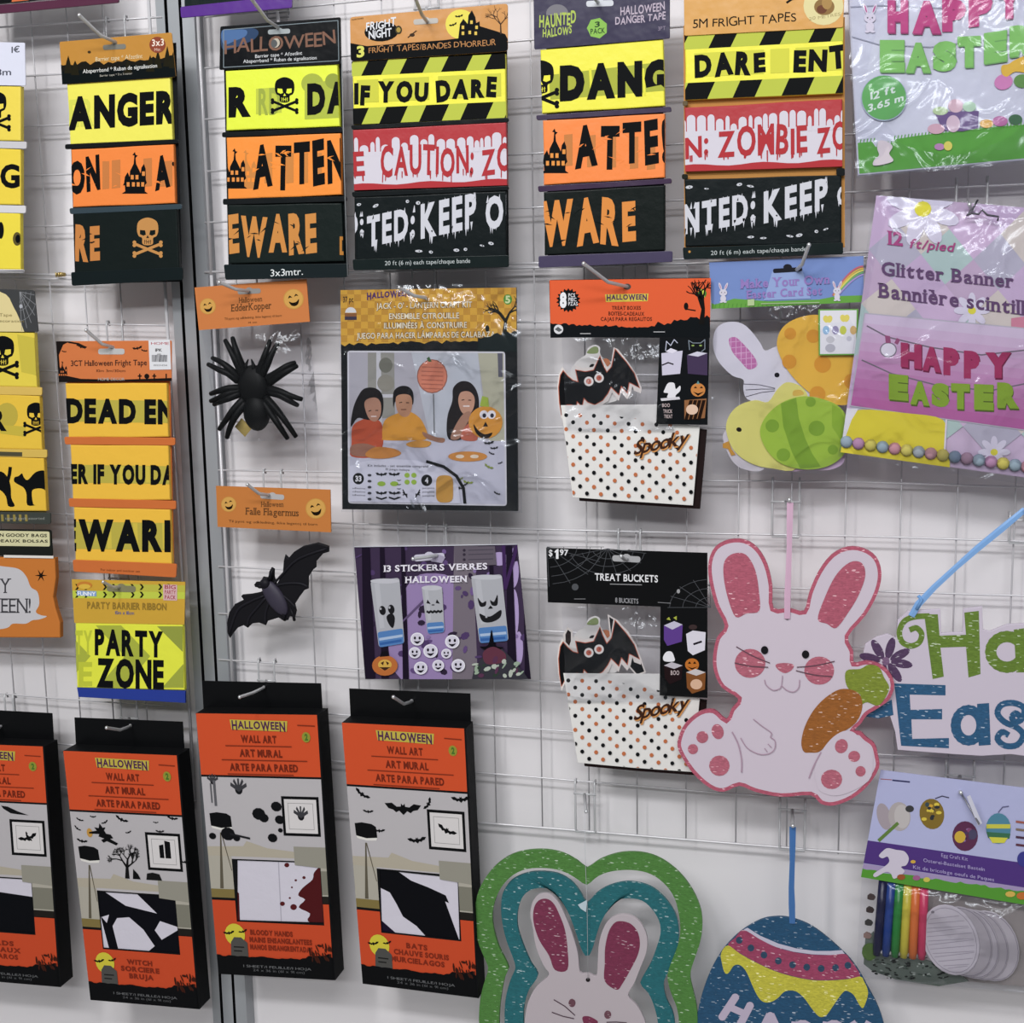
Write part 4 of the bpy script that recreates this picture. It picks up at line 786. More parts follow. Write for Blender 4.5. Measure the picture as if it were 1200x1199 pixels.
# ------------------------------------------------------------------ lantern craft kit
def P_kit():
    sh = Sheet(.05); thing('lantern_craft_kit', 'clear-bagged pumpkin craft kit with yellow checked top and a photo of three children', 'craft kit', sh.P(500,345))
    q = [(399,340),(605,337),(607,599),(401,597)]; cd = slab('card', sh, q, '#1b1e21', 'gloss', .003, 0, .5)
    i = Ink('header_print', sh, 0, parent=cd, clip_=q)
    i.poly([(399,339),(606,336),(606,402),(399,406)],'#cf9f31')
    i.polys([[(x,y),(x+8,y),(x+8,y+8),(x,y+8)] for a,x in enumerate(range(399,606,8)) for b,y in enumerate(range(337,400,8)) if (a+b)%2],'#ba892a')
    i.poly(ragged(399,405,606,399,3,40,414,414,8),'#1b1e21')
    i.text('37 pc',402,354.5,414,354,6.5,'#4a3418',.03); i.ell(411,366.5,6.5,6.5,'#d6d8da',0,14,None,180,360); i.poly([(404,367),(418,367),(418,371),(404,371)],'#8a5a34'); i.poly([(404,371),(418,371),(418,375),(404,375)],'#3a3448')
    i.text('HALLOWEEN',430,351,480,347,7.5,'#4c2a62',.045,'hal')
    for t,a,b,c,d,h in (("JACK - O' - LANTERN CRAFT KIT",441,362,553,360,6.5),('ENSEMBLE CITROUILLE',456,374,538,373,6.5),('ILLUMINÉES À CONSTRUIRE',450,385,547,384,6.5),('JUEGO PARA HACER LÁMPARAS DE CALABAZA',418,397,580,395,6.5)):
        i.text(t,a,b,c,d,h,'#6a4a20',.075,gap=.1); i.text(t,a,b,c,d,h,'#e3dcc4',.015,gap=.1,)
    i.ell(595,351,5,6,'#4e8f33'); i.text('5',592,355,598,355,8,'#c9d8a0',.04); tree(i,591,394,52,'#2a2a22',8,.11,4); i.poly(ragged(560,398,606,388,3,12,412,412,3),'#1d2a2a'); i.ell(571,385,2.5,4,'#22281f',0,8); i.done()
    pq = rquad([(407,411),(592,412),(594,593),(408,590)],4); 
    i = Ink('photo_print', sh, .0003, parent=cd, clip_=None); i.poly(pq,'#c6c5cc')
    pc = [(409,413),(590,414),(592,591),(410,588)]; i.clip = pc
    i.poly([(409,413),(591,414),(591,530),(409,530)],'#a5a3ab'); i.poly([(560,413),(592,413),(592,530),(575,530)],'#aaa893'); i.poly([(583,413),(589,413),(589,442),(584,442)],'#5b5a66')
    i.poly([(431,413),(462,413),(463,490),(431,490)],'#8b8a83'); i.poly([(441,413),(446,413),(448,500),(441,500)],'#b9b9be'); i.ell(452,428,8,9,'#6a6a60'); i.ell(452,449,10,10,'#858277'); i.ell(436,470,8,14,'#908f88'); i.poly([(425,462),(470,462),(470,466),(425,466)],'#bcbcc2')
    i.poly([(482,413),(560,413),(570,520),(505,520)],'#b1b5bd')
    i.poly([(405,525),(450,512),(520,515),(592,517),(592,592),(405,592)],'#b6b6c4')
    i.line([(508,462),(509,510)],1.6,'#6d6f72'); i.ell(506.5,441,18,20,'#8f5a4c'); i.ell(506.5,441,16.8,18.8,'#c9795f'); i.poly([(500,420),(503,418),(506,424),(502,424)],'#3c5a34')
    for k in range(6): i.line([(494,430+k*5),(519,431+k*5)],1.2,'#a55f4c')
    # three seated children, printed
    i.sm([(412,520),(413,500),(424,492),(434,490),(447,496),(449,520),(440,535),(412,535)],'#b04c2e'); i.sm([(411,500),(414,478),(421,462),(428,455),(440,455),(448,463),(449,480),(444,492),(430,492),(419,490)],'#221d1e'); i.sm([(427,475),(430,468),(440,466),(446,472),(446,486),(440,494),(432,490)],'#a87c66')
    i.sm([(412,522),(430,520),(445,528),(430,535),(412,533)],'#8f6452'); i.line([(432,482),(435,481)],1,'#2a1c1a'); i.line([(440,481),(443,481)],1,'#2a1c1a'); i.line([(435,488),(441,488)],1.2,'#d8c8c4')
    i.sm([(448,512),(450,494),(462,486),(478,482),(492,490),(500,505),(500,514),(490,516),(452,516)],'#c98c2c'); i.sm([(461,478),(461,460),(468,453),(478,453),(484,460),(484,474),(479,470),(464,470)],'#1f1b1c'); i.sm([(464,466),(471,462),(481,464),(483,475),(479,487),(471,488),(465,480)],'#ad7f62'); i.sm([(495,506),(510,512),(521,514),(518,519),(500,514)],'#966c56')
    i.line([(468,472),(471,471.5)],1,'#2a1c1a'); i.line([(476,472),(479,472)],1,'#2a1c1a'); i.line([(470,480),(476,480)],1,'#5a3028')
    i.sm([(526,515),(524,490),(530,470),(531,455),(540,447),(552,449),(560,462),(561,480),(556,495),(548,512)],'#2b2526'); i.sm([(537,470),(540,460),(550,459),(556,466),(555,478),(549,486),(541,483)],'#b98c74'); i.sm([(528,514),(533,500),(542,486),(550,482),(552,488),(545,500),(538,514)],'#9c7460'); i.sm([(540,514),(545,500),(555,495),(560,512),(555,517)],'#b4604a')
    i.line([(541,469),(544,468.5)],1,'#2a1c1a'); i.line([(549,469),(552,469)],1,'#2a1c1a'); i.line([(543,476),(550,476)],1.6,'#dccfca')
    i.ell(569,495,20,19,'#c98a2f'); i.poly([(562,476),(565,464),(572,466),(573,477)],'#93a83c'); 
    for x in (567,576): i.ell(x,486,5,5,'#d9d6dc'); i.ell(x+.6,487,2.2,2.6,'#2b2a38')
    i.poly([(566,500),(569,494),(572,500)],'#2a2018'); i.poly(cr([(555,497),(560,504),(568,509),(577,507),(573,513),(564,513),(557,506)],3),'#241c18')
    i.sm([(428,532),(440,524),(462,526),(470,532),(455,537),(435,537)],'#b97a36'); i.sm([(476,520),(490,516),(505,518),(500,524),(482,524)],'#c28a3a'); i.ell(548,535,23,6,'#c2823a'); i.ell(539,535,5,2.2,'#d8c8b0'); i.ell(556,535,5,2.2,'#d8c8b0')
    rnd = random.Random(5)
    for _ in range(24):
        x, y = rnd.uniform(480,590), rnd.uniform(518,582)
        if math.dist((x,y),(548,535)) > 24 and x > 500-(y-520)*-.3: batshape(i,x,y,rnd.uniform(3,7),rnd.choice(['#2a2a2e','#2a2a2e','#7c8a3a']),rnd.uniform(-30,30))
    # contents panel
    A = [(408,545)]+[(408+150*math.sin(t/12*math.pi/2), 592-52*math.cos(t/12*math.pi/2)) for t in range(0,13)]+[(408,592)]; i.clip = pc
    i.line([(500,541),(520,547),(535,558),(543,572),(545,592)],3.5,'#1b1c1e')
    i.poly([(405,548),(425,541),(455,538),(485,539),(508,545),(526,556),(537,570),(540,592),(405,592)],'#c3c3d0')
    i.text('Kit includes - set ensemble comprend',431,547,502,548,2.8,'#26262a',.01); i.text('El juego incluye',452,551,480,552,2.4,'#26262a',.01)
    for x,y,t in ((420,561,'33'),(500,563,'4')): i.ell(x,y,6.5,6.8,'#1c1d1f'); i.text(t,x-(3.6 if len(t)>1 else 2),y+3,x+(3.6 if len(t)>1 else 2),y+3,6,'#d5d5da',.04)
    for k in range(3): i.text('adhesives',413,573+k*4,428,573.5+k*4,2,'#3a3a3e',0); i.text('pumpkins',495,573+k*4.5,509,573+k*4.5,2.2,'#3a3a3e',0)
    for k,x in enumerate((447,462)): batshape(i,x,556,7,'#1c1d1f'); batshape(i,x,578,7,'#1c1d1f'); i.ell(x,567,5,3,'#8bab3a',0,9); i.line([(x-6,583),(x,585),(x+6,583)],1.8,'#1c1d1f')
    for x in (477,485):
        for y in (557,565): i.ell(x,y,3.2,3,'#8fae3c',0,9)
    for k in range(5): batshape(i,467.5,563+k*5,2.4,'#1c1d1f'); i.ell(433,557+k*7,2.5,1.6,'#3c3c42',0,8)
    for x in (477,487):
        for k in range(3): i.line([(x,583-k*2),(x+(-5 if x<480 else 5),574+k*3)],1.2,'#1c1d1f')
    i.poly(rquad([(511,557),(531,557),(531,589),(511,589)],8),'#b98a3a'); i.done()
    pouch('clear_bag', sh, [(397,335),(610,332),(612,601),(400,600)], bulge=.004, wr=.0022, o=.004, m=clear('crinkled_bag',.28,16))
P_kit()
# ------------------------------------------------------------------ glass stickers
def P_stickers():
    sh = Sheet(.05); thing('glass_sticker_pack', 'purple forest sheet of ghost face stickers showing three frosted glasses', 'sticker pack', sh.P(505,650))
    q = [(415,641),(606,638),(622,796),(428,796)]; cd = slab('card', sh, q, '#382a44', 'gloss', .0015, 0, .3)
    i = Ink('picture_print', sh, 0, parent=cd, clip_=q); rnd = random.Random(6)
    i.sm([(475,690),(500,672),(540,690),(545,796),(470,796),(455,740)],'#8d78a4'); i.poly([(532,640),(560,640),(556,700),(560,796),(530,796)],'#6f6670')
    for x,y,a,b in ((600,670,8,20),(585,655,10,8),(602,720,6,30),(608,760,5,20)): i.ell(x,y,a,b,'#a591bd')
    for _ in range(70):
        x, y = rnd.uniform(418,615), rnd.uniform(642,790); i.ell(x,y,rnd.uniform(1,5),rnd.uniform(2,6),rnd.choice(['#4a3760','#5b4574','#6b5486','#2b2135','#2b2135','#7f6a9a']),rnd.uniform(0,90),7)
    for x,w in ((424,9),(445,5),(593,7),(613,9),(573,4),(470,4)): i.poly([(x,640),(x+w,640),(x+w*1.3+4,796),(x+2,796)],'#261d30')
    i.line([(590,640),(592,690),(606,640)],4,'#3b2350'); i.line([(470,730),(495,705),(500,700)],2,'#5b4a6e'); i.poly([(532,641),(580,640),(582,662),(533,664)],'#5d5560')
    for y in (645,650,656): i.ell(544,y,1.8,1.8,'#322b38',0,8); i.line([(549,y),(578,y-1)],1,'#45404c')
    slot(i,503,653,36,'#bcb8c8',-4); i.poly([(510,648),(522,653),(518,660),(505,658)],'#9a92a8')
    def glass(a, b, c, d, base, faces):
        g = [a,b,c,d]; i.poly(rquad(g,4),'#a3a4aa'); i.poly(sub(g,.12,.05,.3,.72),'#adaeb4'); i.ell((a[0]+b[0])/2,(a[1]+b[1])/2+2,(b[0]-a[0])/2,3,'#b5b5bc'); i.poly(rquad(sub(g,.02,.77,.98,1),3),'#4c77ae'); i.poly(sub(g,.05,.86,.95,.9),'#9fb2cc'); i.poly(sub(g,.05,.93,.9,.97),'#2f5a98')
        faces(g)
    def f1(g):
        for u in (.3,.62): i.ell(*lerp(g,u,.46),3.8,5.5,'#26262a',-10); i.ell(*lerp(g,u-.06,.43),1.2,1.5,'#a3a4aa')
        i.sm([lerp(g,.42,.56),lerp(g,.62,.52),lerp(g,.72,.6),lerp(g,.62,.74),lerp(g,.48,.68)],'#26262a')
    def f2(g):
        for u in (.22,.7): i.poly([lerp(g,u-.08,.36),lerp(g,u+.14,.38),lerp(g,u,.28)],'#26262a')
        i.line([lerp(g,.12+.1*k,.53+(.03 if k%2 else 0)) for k in range(9)],2.4,'#26262a'); i.ell(*lerp(g,.48,.4),2,1,'#55555a',0,8)
    def f3(g):
        for u,s in ((.25,1),(.65,-1)): i.sm([lerp(g,u-.12,.32+.05*(s<0)),lerp(g,u,.4),lerp(g,u+.14,.38 if s>0 else .3),lerp(g,u+.1,.45),lerp(g,u-.08,.45)],'#26262a')
        i.poly([lerp(g,.42,.5),lerp(g,.52,.45),lerp(g,.6,.5)],'#26262a'); i.sm([lerp(g,.12,.56),lerp(g,.3,.6),lerp(g,.5,.61),lerp(g,.85,.53),lerp(g,.8,.64),lerp(g,.5,.7),lerp(g,.2,.68)],'#26262a'); i.poly([lerp(g,.3,.58),lerp(g,.38,.58),lerp(g,.37,.63),lerp(g,.31,.63)],'#a3a4aa')
    glass((434,681),(468,677),(474,754),(444,759),0,f1); glass((494,687),(518,687),(521,741),(501,743),0,f2); glass((552,676),(588,673),(596,751),(562,754),0,f3)
    i.text('13 STICKERS VERRES',450,670,571,667,7,'#dad6e0',.03,'serif'); i.text('HALLOWEEN',475,683,547,682,7,'#dad6e0',.035,'serif')
    for x,y,r in ((489,749,8),(530,752,8.5),(486,765,7),(504.5,763,8.5),(523,766,6),(493,783,8),(513.5,780,7),(537,780,8)):
        i.ell(x,y,r,r*.95,'#d9d7e0'); i.ell(x,y,r*.82,r*.78,'#c5c1cf'); 
        for s in (-1,1): i.ell(x+s*r*.35,y-r*.15,r*.17,r*.24,'#26222c',0,8)
        i.poly(cr([(x-r*.5,y+r*.3),(x,y+r*.35),(x+r*.5,y+r*.25),(x,y+r*.7)],3),'#26222c')
    i.ell(451,780,15,12,'#b0642c'); i.ell(451,779,8,6,'#c9a040'); i.polys([[(446,777),(450,775),(449,780)],[(456,777),(452,775),(454,780)],[(444,782),(458,782),(451,786)]],'#3a2016'); i.poly([(445,770),(456,769),(454,763),(447,764)],'#1c1820')
    i.poly([(553,796),(556,782),(566,770),(572,760),(585,757),(598,770),(615,790),(620,797)],'#33323a'); i.sm([(562,758),(572,756),(576,738),(580,756),(590,759),(576,764)],'#15131a'); i.sm([(566,765),(578,758),(592,766),(590,776),(570,778)],'#5d3040')
    for _ in range(26): i.ell(rnd.uniform(555,612),rnd.uniform(773,795),rnd.uniform(1,3),rnd.uniform(2,5),rnd.choice(['#8ea08c','#a8b0a4','#2c3a30','#54304a']),rnd.uniform(0,90),7)
    i.done(); tube('film_edge',[sh.P(415,641,.001),sh.P(606,638,.001)],.0006,'#c9cbd4','gloss')
P_stickers()
# ------------------------------------------------------------------ treat boxes
def treat(dy, header, hcol, hprint, flap, boxq, first, label, name, slotp):
    sh = Sheet(.05); f2 = Sheet(.0525); thing(name, label, 'treat box pack', sh.P(735,335+dy))
    hp = header+flap; hd = slab('header_card', f2, hp, hcol, 'gloss', .0012, .006)
    i = Ink('header_print', f2, .006, parent=hd); hprint(i); i.done()
    # stacked boxes, printed with dots
    sl = slab('nested_boxes', sh, [(x+8,y+4) for x,y in boxq], '#2a1c1c', 'paper', .006, -.002); bx = slab('dotted_box', sh, boxq, '#dad8d4', 'paper', .002, .002, .4)
    x = Ink('dot_print', sh, .002, parent=bx, clip_=None)
    for r in range(14):
        for c in range(-1, 11):
            off = 8.1*(r % 2 == 1)*1.0; px = first[0]+off+c*16.25+ r*.0; py = first[1]+r*8.25+c*.42*(1+.1*r)+off*.02
            col = '#1d1f22' if (c + (r//2)) % 2 == 0 else '#b9693f'
            cx = [(px+2.4*math.cos(k*.7854),py+2.5*math.sin(k*.7854)) for k in range(8)]
            cc = clip(cx, inset(boxq if sarea(boxq) > 0 else boxq[::-1], .6))
            if len(cc) > 2: x.poly(cc, col)
    for k,(dx,dz,col) in enumerate(((1.2,1.2,'#c98a4a'),(0,0,'#3a2014'))):
        S0 = (744+dx, 533+dy*FY(dy)+dz)
        x.text('Spooky', S0[0]-2, S0[1], S0[0]+61, S0[1]-13, 17, col, .03 if k==0 else .02, '', 5, gap=-.03)
    x.done()
    # toppers
    ox, oy = 0, dy
    P = lambda L: [(a+ox, b+oy) for a, b in L]
    gh = slab('pumpkin_topper', sh, P(cr([(668,470),(666,450),(668,436),(676,423),(686,416),(689,408),(697,404),(703,407),(703,413),(706,419),(716,424),(724,436),(722,470)],4)), '#d2cfcb', 'paper', .0007, -.0005)
    i = Ink('topper_print', sh, -.0005, parent=gh); i.sm(P([(688,414),(691,409),(697,406),(701,408),(700,414)]),'#7b8a5a'); i.ell(694.7+ox,430+oy,4,3.6,'#17181a'); i.line(P([(705,420),(714,424),(719,433)]),1.2,'#3a2a24'); i.ell(710+ox,425+oy,5,5,'#b5704c'); i.done()
    if dy:
        wq = [(712,402+dy),(722,408+dy),(736,422+dy),(746,438+dy),(752,456+dy),(757,470+dy),(746,474+dy),(716,440+dy)]
        w2 = slab('bat_topper', sh, wq, '#d8d0ca', 'paper', .0007, .0006); i = Ink('topper_print', sh, .0006, parent=w2); i.poly(inset(wq if sarea(wq)>0 else wq[::-1],1.6),'#191a1d'); i.done()
        l2 = slab('bat_topper', sh, [(661,445+dy),(660,425+dy),(665,417+dy),(671,421+dy),(671,440+dy)], '#d8d0ca', 'paper', .0007, -.0012)
        i = Ink('topper_print', sh, -.0012, parent=l2); i.poly([(663,440+dy),(662.5,426+dy),(665.5,420+dy),(669,423+dy),(669,438+dy)],'#2c1a1a'); i.done()
    white = [(657,485),(654,470),(653,452),(655,438),(659,430),(663,435),(669,441),(676,444),(674,428),(683,431.5),(695,430),(703,415),(708,424),(712,431),(716,426),(719,407),(724,409),(736,424),(746,439),(752,455),(751,461),(743,458),(741,452),(739,462),(735,468),(728,460),(725,470),(717,460),(713,470),(706,474),(700,478),(664,478),(658,492)]
    bt = slab('bat_topper', sh, P(white), '#d8d0ca', 'paper', .0007, .0012)
    black = [(658,486),(656,472),(655,454),(657,440),(660,435),(665,441),(671,446),(678,448),(675,434),(686,436),(696,434),(703,418),(706,427),(711,437),(717,430),(721,410),(734,425),(743,438),(749,454),(740,449),(737,448),(735,460),(728,452),(725,462),(716,453),(712,461),(706,469),(697,474),(689,471),(684,466),(682,476),(676,470),(675,478),(670,474),(664,474)]
    i = Ink('topper_print', sh, .0012, parent=bt); i.poly(P([(a,b) for a,b in inset(black,-.9)]),'#b0583f'); i.poly(P(black),'#191a1d')
    for a,b in ((690,447),(702,443)): i.ell(a+ox,b+oy,5.6,5.6,'#d8d2ce'); i.ell(a+ox,b+oy,3.2,3.2,'#b5604c'); i.ell(a+ox+.5,b+oy-.3,1,1,'#7c2f28',0,8)
    i.done()
    pouch('clear_bag', sh, [(658,393+dy),(775,395+dy),(790,(505+dy)),(664,(505+dy))], bulge=.003, wr=.0018, o=.0055, m=clear('crinkled_bag',.28,16))
    return sh
def FY(dy): return 1.0 if dy == 0 else 311/318
def minis(i, dx, dy, shift=0):
    # four small boxes pictured on the side flap
    T = lambda L: [(a+dx, b+dy) for a, b in L]
    i.poly(T([(775,414),(800,411),(797,438),(776,440)]),'#c2bed0'); i.line(T([(776,428),(783,425),(789,427)]),1.6,'#2c2430'); i.line(T([(780,411),(781,400),(786,405),(790,398),(794,402)]),.9,'#b9bdd0'); i.poly(T([(780,412),(786,408),(794,411),(788,414)]),'#d6d2e0')
    i.poly(T([(805,416),(829,414),(829,440),(806,438)]),'#40324f' if not shift else '#584070'); i.poly(T([(806,416),(817,412),(829,414),(818,418)]),'#c5c2d2'); i.line(T([(808,410),(807,399),(812,402),(821,402),(826,398),(826,409),(822,412)]),.9,'#7a8590'); i.ell(812+dx,405+dy,1.8,1,'#86a050',0,8); i.ell(821+dx,405+dy,1.8,1,'#86a050',0,8)
    i.sm(T([(779,456),(783,449),(790,449),(792,456),(797,452),(797,458),(792,463),(791,466),(782,466),(783,461),(778,460)]),'#d9d7dc'); i.poly(T([(774,467),(796,465),(797,468),(775,470)]),'#c9c6cc'); i.text('BOO',776+dx,477+dy,785+dx,477+dy,4,'#b9a8a8',.02); i.text('TRICK',777+dx,484+dy,788+dx,484+dy,4,'#b9a8a8',.02); i.text('TREAT',778+dx,490+dy,788+dx,490+dy,4,'#b9a8a8',.02)
    i.ell(818+dx,457+dy,8.5,8,'#c27d3c'); i.poly(T([(816,450),(818,446),(820,450)]),'#5a8a8c'); i.polys([T([(813,455),(815,452.5),(817,455)]),T([(820,455),(822,452.5),(824,455)]),T([(812,459),(818,464),(825,459),(818,461)])],'#2a1a10')
    i.poly(T([(802,469),(828,467),(826,490),(802,492)]),'#8a5c38'); i.polys([T([(802+k*5,492),(806+k*5,492),(812+k*5,469),(808+k*5,469)]) for k in range(0,4)],'#2c1c14'); i.ell(811+dx,480+dy,7,6,'#d8b8a0')
def hp1(i):
    i.clip = [(643,327),(833.5,324),(831,500),(768,498),(770,398),(646,395)] and None
    i.poly([(644,328.5),(833,326),(832,384),(645,384)],'#d9582a'); i.poly(ragged(645,380,750,384,2,34,396,394,3),'#171c20'); i.poly(ragged(748,384,832,372,4,22,394,396,5),'#171c20')
    T = local(666,352,12.5); i.poly(T([(math.cos(k*math.pi/18)*(1.15 if k%2 else .92),math.sin(k*math.pi/18)*(1.15 if k%2 else .92)) for k in range(36)]),'#16191b'); i.text('8',656,359.5,664,359.5,15.5,'#dfdfe2',.06)
    for k,t in enumerate(('PCS','PIEC','PZAS')): i.text(t,666,348+k*5,674+k*1.5,348+k*5,4,'#d0d0d4',.03)
    i.poly([(709,345),(760,344),(759,353),(710,354)],'#c9b43c'); i.text('HALLOWEEN',711,352,758,351.5,6.5,'#4c2a56',.04,'hal')
    i.text('TREAT BOXES',717,363,751,363,4.2,'#5a2414',.03); i.text('BOITES-CADEAUX',713,369.5,755,370,4.2,'#5a2414',.03); i.text('CAJAS PARA REGALITOS',704,376,764,376,4.2,'#5a2414',.03)
    i.ell(735,336,4.4,3.6,'#4c4541'); i.ell(823,344,5,5.5,'#3c7a2c'); i.text('2',820,348,826,348,8,'#d0d84c',.05); i.line([(810,332),(827,331)],.9,'#6a2c18'); tree(i,822,380,52,'#1d1b1a',14,.13,4); i.ell(804,359,2.6,4.4,'#1d1b1a'); i.line([(803,362),(815,364)],1.4,'#1d1b1a')
    i.ell(654.5,386,5.5,5.5,'#cfcfd2'); i.poly([(650,386),(654,383),(659,387),(655,389)],'#55585a'); i.line([(680,391),(692,391)],1,'#a8a8aa'); i.line([(766,389),(779,389)],1,'#a8a8aa'); minis(i,0,0)
def hp2(i):
    for cx, cy, rs, a0, a1 in ((641,641,(18,32,46,58),0,92),(712,643,(16,28,40),10,170),(833,712,(16,30,44),180,272)):
        for r_ in rs: i.line([(cx+r_*1.1*math.cos(math.radians(a)),cy+r_*.75*math.sin(math.radians(a))) for a in range(a0,a1+1,12)],.6,'#4a4c50')
        for a in range(a0,a1+1,22): i.line([(cx,cy),(cx+rs[-1]*1.15*math.cos(math.radians(a)),cy+rs[-1]*.8*math.sin(math.radians(a)))],.6,'#4a4c50')
    i.text('$',643,651.5,647.5,651.5,7,'#d8d8da',.02); i.poly([(650,646),(653,643.5),(654.5,643.5),(654.5,655),(651.5,655),(651.5,647),(650,648)],'#e0e0e2'); i.text('97',656,650.5,666,651,6.5,'#d8d8da',.03)
    slot(i,734,655,33,'#a2a2a4',3); i.text('TREAT BUCKETS',697,680,771,682.5,8,'#dcdcde',.02); i.line([(715,684.5),(752,685.5)],.8,'#9a9a9c'); i.text('8 BUCKETS',721,706,748,707.5,5.5,'#98989c',.01); i.ell(674,688,4,4,'#4c4e52'); i.line([(673,702),(686,702)],.8,'#77777a'); i.line([(771,706),(786,707)],.8,'#77777a'); i.ell(795,693,2,2.6,'#9a9a9c',0,8)
    T = lambda L: L
    i.poly([(778,733),(790,729),(800,733),(799,752),(782,757),(778,750)],'#5a3a86'); i.poly([(778,733),(790,728),(800,732),(788,738)],'#b9b4c8'); i.polys([[(781,726),(784,723),(786,727)],[(789,724),(793,722),(793,727)]],'#a0a83a')
    i.poly([(804,743),(812,739),(827,741),(826,762),(812,768),(806,763)],'#cfccd6'); i.line([(813,755),(822,752)],2.4,'#2a2630'); i.ell(812,735,5,3,'#3a2c2c')
    i.sm([(777,770),(781,764),(787,764),(790,770),(790,775),(779,775)],'#dcdadf'); i.poly([(778,780),(787,776),(800,781),(799,796),(785,802),(779,795)],'#2d1d20'); i.poly([(778,780),(787,776),(800,780),(790,784)],'#b5afb8'); i.text('BOO',786,791,796,791,5,'#b8a8a8',.02)
    i.ell(811,779,8.2,7.4,'#b86a20'); i.polys([[(806,778),(808,775),(810,778)],[(812,778),(814,775),(816,778)],[(805,781),(811,785),(818,781),(811,783)]],'#2a1a10'); i.poly([(804,788),(815,785),(827,789),(826,808),(811,813),(805,806)],'#7c4a22'); i.poly([(804,788),(815,784),(827,788),(816,792)],'#c0b8b8'); i.ell(816,802,7,6,'#cfa88c')
treat(0, [(643.5,330),(645,328),(831,325.5),(833,327.5)], '#171a1e', hp1, [(829,498),(769,497),(773,396),(648,395),(645,393)],
      [(657,475),(770,474),(790,496),(820,500),(812,592.5),(742,588),(671,583)], (663.5,486.5), 'eight-piece treat box pack with orange header and dotted bat box', 'treat_box_pack', None)
treat(318, [(640,642),(829,648)], '#141517', hp2, [(829,818),(773,815),(774,711),(642,706)],
      [(660,789),(775,790),(790,812),(820,818),(812,905),(742,900),(677,894)], (666,797.5), 'treat bucket pack with black cobweb header priced $1.97', 'treat_bucket_pack', None)
